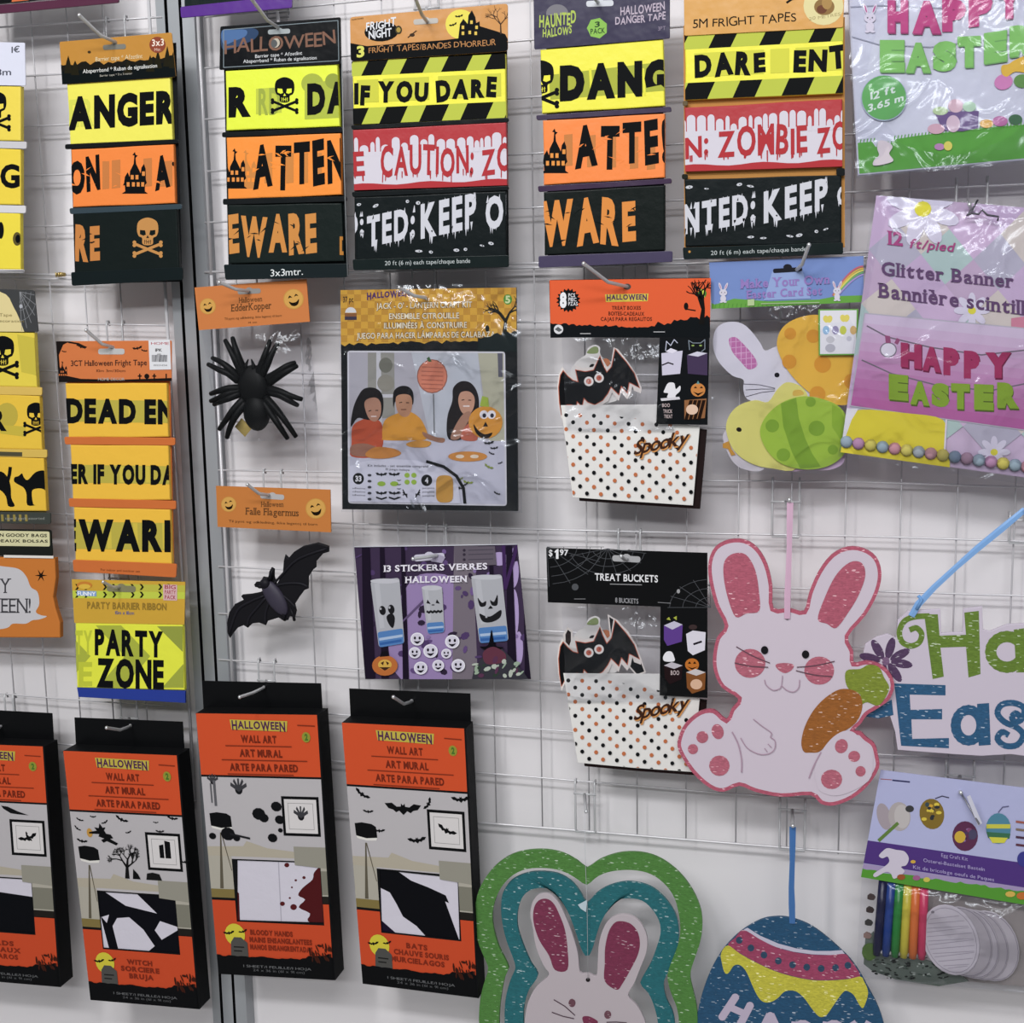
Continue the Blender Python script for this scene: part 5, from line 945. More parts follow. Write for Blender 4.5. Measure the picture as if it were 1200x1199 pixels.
# ------------------------------------------------------------------ easter card set
def bunnyface(i, cx, cy, s, w='#c9c6d2', p='#b98aa8'):
    T = local(cx, cy, s)
    for sx, r_ in ((-1, -18), (1, 22)): i.ell(cx+sx*s*.45, cy-s*.95, s*.2, s*.65, w, r_, 12); i.ell(cx+sx*s*.45, cy-s*.95, s*.09, s*.42, p, r_, 10)
    i.ell(cx, cy, s*.62, s*.52, w); i.ell(cx, cy+s*.95, s*.45, s*.55, w)
    for sx in (-1, 1): i.ell(cx+sx*s*.25, cy-s*.02, s*.07, s*.09, '#3a3440', 0, 8); i.ell(cx+sx*s*.3, cy+s*1.45, s*.25, s*.14, w, 0, 10)
    i.ell(cx, cy+s*.16, s*.06, s*.04, p, 0, 8)
def P_cards():
    sh = Sheet(.046); thing('easter_card_set', 'clear bag of rabbit, chick and egg cards under a blue meadow header', 'card set', sh.P(930,312))
    hq = [(831,307.5),(1012,300),(1012,354),(834,362)]; hd = slab('header_card', sh, hq, '#6f86bd', 'gloss', .0012, .006)
    i = Ink('header_print', sh, .006, parent=hd, clip_=hq); i.poly([(826,352),(838,357),(860,350),(900,353),(960,351),(980,347),(1015,346),(1015,365),(826,365)],'#5f9a3c')
    for x in range(838,1008,5): i.line([(x,361),(x+1,356)],.9,'#4c8430')
    for k,c in enumerate(('#b5606c','#c9a04a','#c9c45a','#6aa06a','#9a8ac0')): i.line([(1015-math.cos(t/8)*(42-k*1.8)-(0),351-math.sin(t/8)*(42-k*1.8)*.9-2) for t in range(0,13)][::-1] if 0 else [(976+k*1.3+t*3.2,350-k*0-math.sin(min(1.5,t/8+.15))*(40-k*2.2)+2) for t in range(0,12)],1.9,c)
    i.poly([(905,318),(940,316),(950,350),(895,352)],'#8b9ecb'); bunnyface(i,847.5,343,7.5); bunnyface(i,981,341,7.5)
    i.text('Make Your Own',868,338,972,332,10,'#8d76b4',.03,'serif'); i.text('Easter Card Set',875,350,963,345,9,'#8d76b4',.03,'serif'); i.poly([(876,351),(884,350.5),(884,358),(876,358.5)],'#a9bf8a'); i.line([(892,356),(960,354.5)],1.2,'#9ab384')
    i.poly(rquad([(906,315),(940,313),(940,318),(906,320)],2),'#2c2c34'); i.ell(923,313,5,3.5,'#2c2c34'); i.done()
    W = '#cdcad4'
    slab('lilac_card', sh, cr([(886,500),(884,520),(893,540),(918,552),(950,551),(975,550),(990,538),(985,500)],4), '#c4a8c4', 'paper', .0008, -.0015)
    slab('ghost_white_card', sh, cr([(850,505),(848,518),(858,540),(872,550),(895,550),(900,520),(870,500)],4), '#c8c2ca', 'paper', .0008, -.0015)
    slab('blue_card', sh, cr([(884,510),(890,533),(908,546),(925,549),(925,520),(900,500)],4), '#8ea8cc', 'paper', .0008, -.0008)
    rb = slab('rabbit_card', sh, cr([(843,425),(836,408),(837,390),(845,380),(858,377),(871,380),(882,390),(891,402),(897,411),(910,406),(935,405),(950,430),(945,480),(905,481),(885,472),(874,466),(871,455),(871,445),(858,440)],4), W, 'paper', .001, 0)
    i = Ink('rabbit_print', sh, 0, parent=rb); ear = cr([(854,398),(860,395),(866,398),(880,413),(887,424),(886,430),(877,433),(868,424),(858,412)],4); i.poly(ear,'#b76aa0')
    for k in range(7): i.line(clip([(850+k*6,392),(850.6+k*6,392),(850.6+k*6,436),(850+k*6,436)],ear)[:2] or [(0,0),(1,1)],.5,'#cf9cc2') if 0 else None
    for k in range(5): i._add([clip([(850,401+k*7),(892,397+k*7),(892,397.9+k*7),(850,401.9+k*7)],ear[::1] if sarea(ear)>0 else ear[::-1])],'#cf9cc2')
    for k in range(6): i._add([clip([(856+k*6,390),(857+k*6,390),(857+k*6,436),(856+k*6,436)],ear if sarea(ear)>0 else ear[::-1])],'#cf9cc2')
    i.ell(910.5,439.5,3,2.8,'#1e1c24'); i.line([(871,450),(890,451),(908,455)],.7,'#4a4654'); i.line([(874,457),(892,456),(908,456)],.7,'#4a4654'); i.line([(874,465),(892,460),(908,458)],.7,'#4a4654'); i.done()
    ch = slab('chick_card', sh, cr([(851,505),(854,488),(866,475),(885,469),(900,471),(912,455),(925,448),(945,460),(950,500),(935,548),(905,549),(880,543),(860,528)],4), '#d3cc6e', 'paper', .001, .0008)
    i = Ink('chick_print', sh, .0008, parent=ch); i.ell(866,503.5,3.2,2.6,'#2a2018',20); i.sm([(930,458),(938,457),(942,462),(930,464)],'#cda94a'); i.done()
    slab('chick_beak', sh, [(847,520),(854,517),(857,526),(862,533),(857,534),(853,526),(847,525)], '#c18a2c', 'paper', .0006, -.0003)
    eg = slab('yellow_egg_card', sh, cr([(912,412),(911,397),(918,383),(934,373),(958,369),(985,378),(1005,395),(1016,425),(1012,455),(1000,472),(980,474.5),(960,468),(940,453),(923,434)],4), '#dcac34', 'paper', .001, .002)
    ec = cr([(912,412),(911,397),(918,383),(934,373),(958,369),(985,378),(1005,395),(1016,425),(1012,455),(1000,472),(980,474.5),(960,468),(940,453),(923,434)],4)
    i = Ink('egg_print', sh, .002, parent=eg); ec = inset(ec if sarea(ec)>0 else ec[::-1],.5)
    def dot(x,y,a,b,c):
        d = [(x+a*math.cos(k*.35),y+b*math.sin(k*.35)) for k in range(18)]
        i._add([[p for p in d]],c)
    for x,y,r in ((925,424,8.5),(964,427,10),(953,394,8),(958,462,9.5),(998,447,9),(926,391,7)): dot(x,y,r,r,'#cf8f26')
    i.done()
    g = [(891,510),(893,496),(903,482),(920,470),(942,464.5),(965,468),(985,478),(996,498),(996,520),(984,538),(965,548),(940,550),(915,543),(899,528)]
    gg = slab('green_egg_card', sh, cr(g,4), '#93b235', 'paper', .001, .003)
    i = Ink('egg_print', sh, .003, parent=gg); i.poly([(915,473),(933,466),(936,490),(944,515),(952,532),(962,547),(938,549.5),(928,530),(918,500)],'#76992c'); i.poly([(975,474),(985,479),(992,500),(988,520),(975,500)],'#83a52e')
    for x,y,r in ((905,499,8),(957,502,9.5),(918,533,8),(950,471,6),(976,527,6)): dot(x,y,r,r*.95,'#76992c')
    i.done()
    st = slab('sticker_sheet', sh, [(959,362.5),(1006,362),(1005,416),(959.5,416.5)], '#5f9a3c', 'paper', .0005, .0065); i = Ink('sticker_print', sh, .0065, parent=st); i.poly([(961,364),(1004,363.5),(1003,414.5),(961,415)],'#d3d2d8')
    for x,y in ((970,374),(990,373)): i.ell(x-2,y,3.5,4.5,'#cfc25a',-20,10); i.ell(x+2,y,3.5,4.5,'#cfc25a',20,10)
    for x,c in ((968,'#8aaccb'),(979,'#8f88a8'),(988,'#b9bf4a'),(1000,'#c2a26a')): i.ell(x,387,4,5.2,c,0,12)
    i.ell(973,398,5,4,'#b9b8be'); i.ell(973,408,6,5,'#a9a8b2'); i.ell(995,397,3,3,'#b9b8c4'); i.done()
    pouch('clear_bag', sh, [(832,358),(1012,352),(1006,556),(835,556)], bulge=.004, wr=.0012, o=.004)
P_cards()
# ------------------------------------------------------------------ bagged banners
def rounded(i, s, x0, y0, x1, y1, h, col, style='', sl=0, bold=.07, gap=.1): i.text(s,x0,y0,x1,y1,h,col,bold,style,sl,gap)
def P_easterbag():
    sh = Sheet(.05, .0, .0); thing('easter_banner_bag', 'glossy white bag with pink HAPPY, green EASTER and a grass strip, top right corner', 'banner bag', sh.P(1110,-20))
    q = [(992,-30),(1235,-40),(1240,184),(1005,206)]; b = slab('banner_card', sh, q, '#bfc1d2', 'gloss', .006, 0, 2.5)
    q2 = inset(q, 2.2) if sarea(q) > 0 else inset(q[::-1], 2.2)
    i = Ink('banner_print', sh, 0, parent=b, clip_=q2); 
    i.poly([(1000,168),(1022,166),(1026,172),(1040,173),(1050,163),(1075,159),(1110,155),(1150,150),(1200,146),(1245,142),(1245,190),(1000,210)],'#569a3e')
    rnd = random.Random(3)
    for k in range(60): x = 1004+k*4; i.line([(x,168-(x-1004)*.11+(6 if 1024<x<1046 else 0)),(x+1,164-(x-1004)*.11+(6 if 1024<x<1046 else 0))],1.2,'#569a3e')
    i.poly([(1095,131),(1147,130),(1146,150),(1128,154),(1105,153)],'#6a5684'); i.ell(1102,130,9,5,'#a9bf94'); i.ell(1120,124,9,8,'#c9a9b6'); i.ell(1136,125,8,6,'#a9c7ae'); i.ell(1117,145,8,10,'#c7aebf'); i.ell(1097,151,10,6,'#c79fb0'); i.ell(1156,145,8,5,'#d0a04a'); i.ell(1172,142,9,6,'#b06a9c'); i.ell(1190,140,8,6,'#43684c'); i.ell(1101,172,6,4,'#b07fae'); i.ell(1111,171,5,5.5,'#cfc65a')
    i.ell(1176,96,11,9,'#c67cb0',-20); i.sm([(1174,77),(1182,75),(1190,70),(1205,66),(1210,85),(1190,84),(1180,90),(1174,86)],'#d6ac3c'); i.ell(1198,95,10,8,'#5f8a4a')
    i.line([(996,42),(1030,52),(1090,55),(1150,47),(1240,28)],1,'#9a9cae'); i.line([(994,8),(1030,6),(1120,10),(1240,-14)],1,'#9a9cae')
    bunnyface(i,1019.5,21,11,'#cfc9d8','#b04f86')
    for s,x0,y0,x1,y1,h in (('H',1042,34,1062,34,30),('A',1071,35,1101,35,30),('P',1106,33,1130,33,30),('P',1137,28,1161,25,30),('Y',1169,19,1196,15,30)):
        i.text(s,x0-1,y0+1.5,x1+2.8,y1+1.5,h*1.02,'#8d3a66',.1); i.text(s,x0-2,y0+.5,x1+2,y1+.5,h*1.02,'#b8467f',.085)
    for s,x0,y0,x1,y1,h in (('E',1033,80,1058,80,30),('A',1063,81,1089,81,28),('S',1095,80,1119,79,28),('T',1124,75,1147,74,29),('E',1155,71,1178,67,29),('R',1185,63,1210,59,29)):
        i.text(s,x0-1,y0+1.3,x1+2.8,y1+1.3,h,'#6a9c5c',.1); i.text(s,x0-2,y0+.5,x1+2,y1+.5,h,'#7cb862',.085)
    i.ell(1036,115,27,27,'#9aa6b8',0,28); i.ell(1036,114.5,26,26,'#5fa35c',0,28); i.text('12 ft',1020,117,1049,108,8,'#ccd8d4',.03,'wob'); i.text('3.65 m',1017,131,1059,118,8,'#ccd8d4',.03,'wob')
    i.sm([(1030,165),(1040,166),(1046,172),(1042,180),(1047,188),(1038,192),(1024,194),(1024,188),(1030,182),(1028,174)],'#c6bcc4'); i.done()
    pouch('clear_bag', sh, [(990,-34),(1238,-44),(1244,187),(1003,209)], bulge=.006, wr=.0015, o=.002)
def daisy(i, x, y, r, rot=0):
    for k in range(8):
        a = rot+k*math.pi/4; i.ell(x+math.cos(a)*r*.62,y+math.sin(a)*r*.62,r*.45,r*.22,'#c9c4d6',math.degrees(a),12)
    i.ell(x,y,r*.24,r*.22,'#cfc83c',0,12)
def P_glitterbanner():
    sh = Sheet(.062); thing('glitter_banner_pack', 'tilted pastel diamond bag labelled Glitter Banner with pink HAPPY, green EASTER', 'banner pack', sh.P(1150,245))
    q = [(1027,229),(1245,247),(1245,566),(985,530)]; b = slab('banner_card', sh, q, '#bda9c4', 'gloss', .004, 0, 1.2)
    i = Ink('banner_print', sh, 0, parent=b, clip_=q); cols = ['#b9a3c2','#a4bab8','#c2b9b4','#b59fb9','#a9a6b8','#c0a8c6']
    e1 = (1245-1027, 18); L = lambda u, v: lerp(q, u, v)
    for r in range(-1, 9):
        for c in range(-1, 5):
            u, v = (c+(r % 2)*.5)*.27, r*.105; i.poly([L(u+.135,v-.105),L(u+.27,v),L(u+.135,v+.105),L(u,v)], cols[(r*2+c*3) % 6])
    daisy(i,1081.5,245,42,.35); i.ell(1081.5,245,9,8,'#d6cd2c'); daisy(i,1139,364,20); daisy(i,1165,530,18); i.poly([(1185,373),(1200,371),(1245,380),(1245,390),(1185,385)],'#c07a90')
    i.text('Amscan',1046,243,1072,246,3,'#8d8a98',0) if 0 else None
    i.text('12',1041,286,1058,288,15,'#a0447a',.03,'serif'); i.text('ft/pied',1065,290,1117,295,10,'#a0447a',.02,'',3)
    i.text('Glitter Banner',1033,322,1188,337,15,'#5e4468',.025,'serif',gap=.1); i.text('Bannière scintillante',1030,348,1250,375,16,'#5e4468',.025,'serif',gap=.1)
    p = [(1014,368),(1248,390),(1248,510),(997,475)]; i.poly(inset(p if sarea(p)>0 else p[::-1],-1.4),'#a9a5b2')
    n = 10
    for k in range(n):
        t = k/(n-1); c = [int(a+(b_-a)*t) for a, b_ in zip((0xc0,0xb0,0xc8),(0xa6,0x5c,0x94))]; i.poly(sub(p,0,k/n,1,(k+1)/n),'#%02x%02x%02x' % tuple(c))
    i.line([(1016,382),(1040,395),(1090,407),(1150,416),(1205,410)],1.6,'#6c6470'); i.line([(1010,422),(1045,438),(1100,452),(1160,458),(1205,449)],1.6,'#6c6470')
    i.ell(1041,410,10,9,'#77707e'); i.ell(1041,410,8.6,7.6,'#cbc6d4'); i.poly([(1038,402),(1037,393),(1043,394),(1044,402)],'#8c4a70'); i.poly([(1048,402),(1051,396),(1055,398),(1052,404)],'#8c4a70')
    for s,x0,y0,x1,y1,h in (('H',1058,427,1078,430,23),('A',1083,431,1101,434,23),('P',1108,436,1122,438,26),('P',1132,440,1146,441,26),('Y',1157,440,1183,440,24)):
        i.text(s,x0-1.5,y0+1.5,x1+3,y1+1.5,h,'#6a2040',.1); i.text(s,x0-2.5,y0,x1+2,y1,h,'#98305a',.085)
    for s,x0,y0,x1,y1,h in (('E',1044,465,1062,467,24),('A',1069,471,1087,473,22),('S',1094,473,1110,475,22),('T',1117,476,1134,477,24),('E',1144,477,1162,478,24),('R',1171,475,1192,476,24)):
        i.text(s,x0-1.5,y0+1.5,x1+3,y1+1.5,h,'#4f5f24',.1); i.text(s,x0-2.5,y0,x1+2.5,y1,h,'#7b9a2c',.085)
    i.sm([(985,530),(992,505),(1000,488),(1010,480),(1060,484),(1105,492),(1107,520),(1104,560),(985,560)],'#cdbf2c'); i.poly([(985,478),(1006,479),(998,492),(988,520)],'#cfccd4'); i.line([(1109,492),(1107,530)],2,'#cfc8d6'); i.done()
    pc = ['#8a9aa8','#a47c9c','#b5ab52','#8697a4','#b3808c','#b8ae58','#8f979f','#a9808a','#aca256','#6f7f94','#987c90']
    for k in range(18):
        t = k/17; c = sh.P(992+t*240, 518+t*33, .003)
        blob('pompom', c, (Vector((.0068,0,0)),Vector((0,.0055,0)),Vector((0,0,.0066))), pc[k % 11], 'cloth', nu=12, nv=8, fn=lambda a, p_: 1+.05*math.sin(7*p_+5*a))
    pouch('clear_bag', sh, [(1024,228),(1248,246),(1248,575),(982,535)], bulge=.010, wr=.0015, o=.002)
    wire = [(1146,234),(1141,243),(1133,253),(1139,250),(1147,251),(1151,246),(1157,252),(1170,254),(1169,259)]
    tube('dark_wire_clip', [sh.P(x,y,.012) for x,y in wire], .0011, '#4a4a50', 'steel')
P_easterbag(); P_glitterbanner()
# ------------------------------------------------------------------ pink bunny decoration
def P_bunny():
    sh = Sheet(.068); thing('bunny_decoration', 'flat white bunny sign with pink glitter edge holding a glitter carrot', 'decoration', sh.P(922,713))
    O = [(849.4,733.5),(838.6,710),(831,679.5),(830.5,658),(838,641),(854,632.6),(872.6,632.6),(888,642.5),(899,661),(905,686),(906.5,713),(925,713),(942,716),(948,695),(959,670),(974.4,650),(993,641),(1011.5,642.5),(1027,653),(1033,672),(1028.5,695),(1014.6,721),(994,746),(999.8,763),(1001,777),(1014.6,774.6),(1030,778),(1042,787.5),(1048,803),(1042,820),(1027,831),(1016,838),(1009,848),(1001,856),(1009,858),(1015,864),(1025,872),(1029,886),(1030,900),(1017.6,920),(999,935.7),(977.5,944),(962,942),(949.8,932),(915.8,934),(885,928),(866.4,921),(848,928),(831,923),(811,905),(795.4,880),(795,865),(803,848),(820,834),(837,832),(851,843),(857,831),(865,819),(846,806),(837,787.5),(835.6,769),(840,747.4)]
    O = cr(O, 3); bd = slab('board', sh, O, '#b4566c', 'glitter', .004, 0, 0)
    w = cr(inset(O if sarea(O)>0 else O[::-1], 4.2), 1)
    i = Ink('white_face', sh, 0, parent=bd, kind='paint'); i.poly(w,'#c6bac6'); i.done()
    i = Ink('glitter_print', sh, .0004, parent=bd, kind='glitter')
    i.sm([(862,723),(853,701),(848,676),(849,658),(859,649),(874,650),(885,668),(889.6,695),(889.6,716),(875,719)],'#b0586c'); i.sm([(958.4,726),(965,704),(979,675),(996,659),(1010,660),(1014,675),(1006,698),(994,718),(980,736),(969,731)],'#b0586c')
    i.ell(879,777.5,18,17,'#b56274',0,24); i.ell(960,786,17.5,16.5,'#b56274',0,24); i.poly(cr([(909,779),(919,777),(930,779),(928,785),(920,789),(912,785)],3),'#b56274')
    for x,y,a,b,r in ((843,897.5,12,12,0),(812,878,6,6,0),(823,864,7,7,0),(841,857.5,7,9,-15),(974.5,913.5,12.5,11.5,0),(986,874.5,7.5,8.5,20),(1001,886.5,7,6.5,0),(1008.5,904,6,6.2,0)): i.ell(x,y,a,b,'#b56274',r,16)
    i.sm([(992,786),(1008,784),(1018,779),(1030,782),(1036,794),(1042,806),(1036,820),(1028,827),(1016,823),(1008,826),(1008,814),(997,810),(991,800)],'#7d8c28')
    i.sm([(942,881),(939,870),(943,852),(953,833),(967,818),(984,808),(1000,809),(1009,817),(1010,832),(1002,848),(985,860),(970,872),(960,881),(950,882)],'#9a5c20'); i.done()
    i = Ink('drawn_lines', sh, .0009, parent=bd, kind='paint')
    i.sm([(956,915),(955,900),(962,882),(974,866),(988,857),(1000,858),(1009,867),(1020,877),(1023,890),(1018,915),(985,932),(962,928)],'#c6bac6')
    i.done(); i = Ink('foot_pads', sh, .0012, parent=bd, kind='glitter')
    for x,y,a,b,r in ((974.5,913.5,12.5,11.5,0),(986,874.5,7.5,8.5,20),(1001,886.5,7,6.5,0),(1008.5,904,6,6.2,0)): i.ell(x,y,a,b,'#b56274',r,16)
    i.done(); i = Ink('drawn_lines', sh, .0013, parent=bd, kind='paint')
    i.ell(896,762,4.3,4.8,'#1c1a20'); i.ell(944,767,4.3,4.8,'#1c1a20')
    for a,b in (((863,758),(902,777)),((861,777),(900,782)),((934,782),(978,775)),((933,786),(975,793))): i.line(cr([a,((a[0]+b[0])/2,(a[1]+b[1])/2+1.5),b],4,False),1.1,'#5b3f4c')
    g = '#a58a9c'; i.line([(917,792),(916,803)],1,g); i.line(cr([(896,797),(898,803),(906,809),(914,807),(916,804),(922,809),(930,811),(936,806),(937,797)],4,False),1.2,g)
    i.line(cr([(883,843),(893,851),(904,859),(903,864),(908,868),(908,877),(902,883),(890,884),(876,877),(868,865)],4,False),1.2,g); i.line([(904,876),(900,872)],1,g); i.line([(899,881),(896,877)],1,g)
    i.line(cr([(858,858),(865,872),(869,890),(869,905)],4,False),1.6,g); i.line(cr([(962,882),(954,897),(948,912)],4,False),1.6,g); i.ell(922.5,724,2.6,2.4,'#6a5a68'); i.done()
    ribbon('ribbon', [sh.P(922.5,725,.001),sh.P(922.8,700,.002),sh.P(924,670,.002),sh.P(925,640,.002),sh.P(925.5,612,.002),sh.P(926,589,.001)], .0032, '#cba6bd')
P_bunny()
def P_sign():
    sh = Sheet(.06); thing('easter_word_sign', 'glitter word sign with green swirl H, blue E and purple flower on blue ribbon', 'decoration', sh.P(1200,600))
    O = [(1040,830),(1022,836),(1012,830),(1007,812),(1008,780),(1014,755),(1026,747),(1040,743),(1050,748),(1052,727),(1064,716),(1102,714),(1103,742),(1128,741),(1129,714),(1151,711),(1152,738),(1160,740),(1180,732),(1215,730),(1245,728),(1330,735),(1340,890),(1215,888),(1185,884),(1150,886),(1117,884),(1052,879),(1049,858)]
    bd = slab('board', sh, O, '#c2b8c6', 'paint', .004, 0, .6)
    i = Ink('glitter_letters', sh, 0, parent=bd, kind='glitter'); G_ = '#64802a'; B_ = '#28587e'; P_ = '#523a5c'
    for a in range(0, 8):
        t = math.radians(a*46+10); 
        if a not in (3,): i.ell(1038+math.cos(t)*19,775+math.sin(t)*16,13,5.2,P_,math.degrees(t),14)
    i.ell(1038,775,4.5,5,'#7c5f80')
    i.line(cr([(1088,722),(1072,723),(1060,728),(1054,740),(1057,752),(1067,757),(1077,753),(1080,743),(1074,736),(1067,738)],5,False),6.5,G_)
    i.poly([(1083,720),(1099,720),(1101,745),(1132,744),(1130,718),(1147,716),(1149,790),(1135,794),(1132,758),(1102,759),(1106,793),(1093,796)],G_)
    ring = lambda cx,cy,a,b,w: i.line([(cx+a*math.cos(k*.314),cy+b*math.sin(k*.314)) for k in range(20)],w,G_ if cy < 800 else B_,True)
    ring(1180,764,19,18,13); i.poly([(1188,738),(1203,736),(1206,788),(1191,788)],G_); i.text('ppy',1216,792,1300,796,78,G_,.09); i.text('ter',1210,874,1285,878,74,B_,.09)
    i.poly([(1048,801),(1108,803),(1108,815),(1066,814),(1067,832),(1104,831),(1104,843),(1068,843),(1069,866),(1112,865),(1112,877),(1056,874)],B_)
    ring(1135,850,15,18,11.5); i.poly([(1145,825),(1159,824),(1161,873),(1147,874)],B_)
    i.line(cr([(1196,840),(1190,836),(1186,841),(1190,846),(1198,842),(1200,830),(1188,824),(1174,826),(1169,836),(1177,846),(1192,853),(1199,862),(1192,873),(1178,874),(1169,866),(1174,858),(1181,861)],4,False),7,B_)
    i.poly([(1010,828),(1025,833),(1045,820),(1047,838),(1030,842),(1015,840)],'#28587e'); i.done()
    ribbon('ribbon', [sh.P(1068,722,.001),sh.P(1076,708,.003),sh.P(1095,688,.003),sh.P(1120,665,.003),sh.P(1145,643,.003),sh.P(1172,621,.003),sh.P(1201,597,.001)], .0034, '#7aa6da')
    tube('ribbon_knot', [sh.P(1076,698,.003),sh.P(1080,703,.004),sh.P(1074,714,.003)], .0022, '#6f9cd0', 'cloth')
P_sign()
# ------------------------------------------------------------------ nested frame bunny and egg
def P_nested():
    X = lambda L: [(550+a/4.286, 980+b/4.286) for a, b in L]
    top = Sheet(.05).P(687,1014); thing('nested_bunny_decoration', 'hanging white bunny inside green and teal glitter outline frames', 'decoration', top)
    go = cr(X([(590,160),(650,120),(730,90),(810,80),(900,90),(980,125),(1060,190),(1120,270),(1160,360),(1170,440),(1160,530),(1130,620),(1108,700),(1125,780),(1142,860),(1145,960),(1120,1100),(1040,1230),(900,1330),(740,1375),(590,1385),(430,1370),(280,1320),(150,1230),(75,1100),(50,960),(50,870),(58,800),(76,730),(95,662),(70,600),(40,520),(27,430),(30,350),(45,280),(80,210),(140,140),(220,90),(310,70),(400,70),(480,90),(550,130)]),3)
    gi = cr(X([(590,245),(640,205),(700,180),(780,170),(860,175),(930,200),(990,250),(1030,310),(1050,380),(1060,460),(1050,540),(1020,620),(995,700),(1010,780),(1045,870),(1052,960),(1030,1080),(960,1180),(850,1260),(730,1290),(590,1300),(450,1290),(310,1240),(210,1160),(160,1060),(150,960),(152,870),(162,790),(178,710),(197,667),(190,640),(150,560),(125,480),(115,400),(130,320),(165,250),(220,195),(290,165),(370,160),(440,168),(500,190),(545,218)]),3)
    to = cr(X([(590,335),(640,285),(700,250),(780,230),(850,235),(920,260),(980,310),(1030,380),(1050,450),(1050,530),(1030,610),(1000,680),(975,740),(990,820),(1020,880),(1032,960),(1010,1060),(950,1140),(850,1210),(730,1245),(590,1255),(450,1240),(330,1190),(240,1110),(190,1030),(178,950),(178,860),(187,790),(210,712),(232,660),(215,600),(185,520),(163,420),(160,330),(175,270),(220,215),(300,183),(390,180),(460,195),(520,235),(562,290)]),3)
    ti = cr(X([(602,600),(620,560),(650,460),(690,380),(740,325),(800,312),(870,325),(920,370),(955,430),(960,490),(940,560),(910,640),(870,710),(860,745),(900,790),(930,860),(948,950),(930,1030),(880,1100),(790,1150),(690,1175),(590,1180),(480,1170),(380,1130),(310,1070),(280,1000),(272,940),(275,850),(300,770),(345,700),(310,640),(275,560),(245,470),(240,400),(255,330),(290,280),(350,260),(410,270),(460,320),(500,390),(530,470),(560,560),(582,600)]),3)
    for nm, o_, n_, c, d in (('outer_frame', go, gi, '#4c8038', .056), ('middle_frame', to, ti, '#1d6870', .05)):
        ringplate(nm, Sheet(d), resample(o_+[o_[0]],150)[:-1], resample(n_+[n_[0]],150)[:-1], c, 'glitter', .004)
    sh = Sheet(.052); b = X([(400,698),(372,650),(335,560),(318,460),(305,390),(318,330),(345,297),(385,288),(420,302),(455,345),(490,420),(520,500),(545,590),(556,684),(600,690),(638,702),(645,620),(652,530),(680,450),(718,408),(770,393),(828,408),(870,450),(893,510),(890,580),(860,660),(828,740),(797,800),(840,850),(870,900),(885,960),(850,1060),(740,1120),(590,1135),(430,1115),(320,1050),(280,970),(282,890),(300,820),(340,752)])
    bd = slab('bunny_board', sh, cr(b,3), '#b3a9ae', 'paint', .004, 0, .5)
    i = Ink('glitter_print', sh, 0, parent=bd, kind='glitter'); i.sm(X([(430,672),(400,600),(350,520),(322,430),(325,360),(350,322),(390,315),(425,340),(455,400),(480,470),(493,560),(493,670)]),'#7a2e4c'); i.sm(X([(680,728),(680,640),(682,560),(700,480),(730,435),(765,427),(810,440),(845,480),(857,540),(845,600),(810,670),(770,740),(740,772)]),'#7a2e4c'); i.sm(X([(568,910),(600,905),(640,925),(645,940),(630,975),(600,985),(578,950)]),'#7a2e4c')
    for x,y in ((516,838),(695,897)): i.ell(550+x/4.286,980+y/4.286,4.2,5,'#6b4450',0,12)
    i.done(); i = Ink('drawn_lines', sh, .0004, parent=bd, kind='paint')
    for L in ([(425,822),(480,855),(530,900)],[(415,885),(470,905),(525,917)],[(690,935),(740,934),(790,938)],[(690,960),(740,970),(785,985)]): i.line(X(L),1.2,'#4a3440')
    i.ell(689,1148.5,2.6,2.4,'#2c2428'); i.done()
    tube('nylon_thread', [Sheet(.058).P(685,951),Sheet(.058).P(686,1010),Sheet(.056).P(687,1035),Sheet(.055).P(688,1060),Sheet(.055).P(689,1148)], .00035, '#b9bcc0', 'gloss')
    slab('clear_tape_piece', Sheet(.052), X([(545,345),(592,320),(586,382),(560,365)]), '#b4c4cc', 'gloss', .0004, .0003)
P_nested()
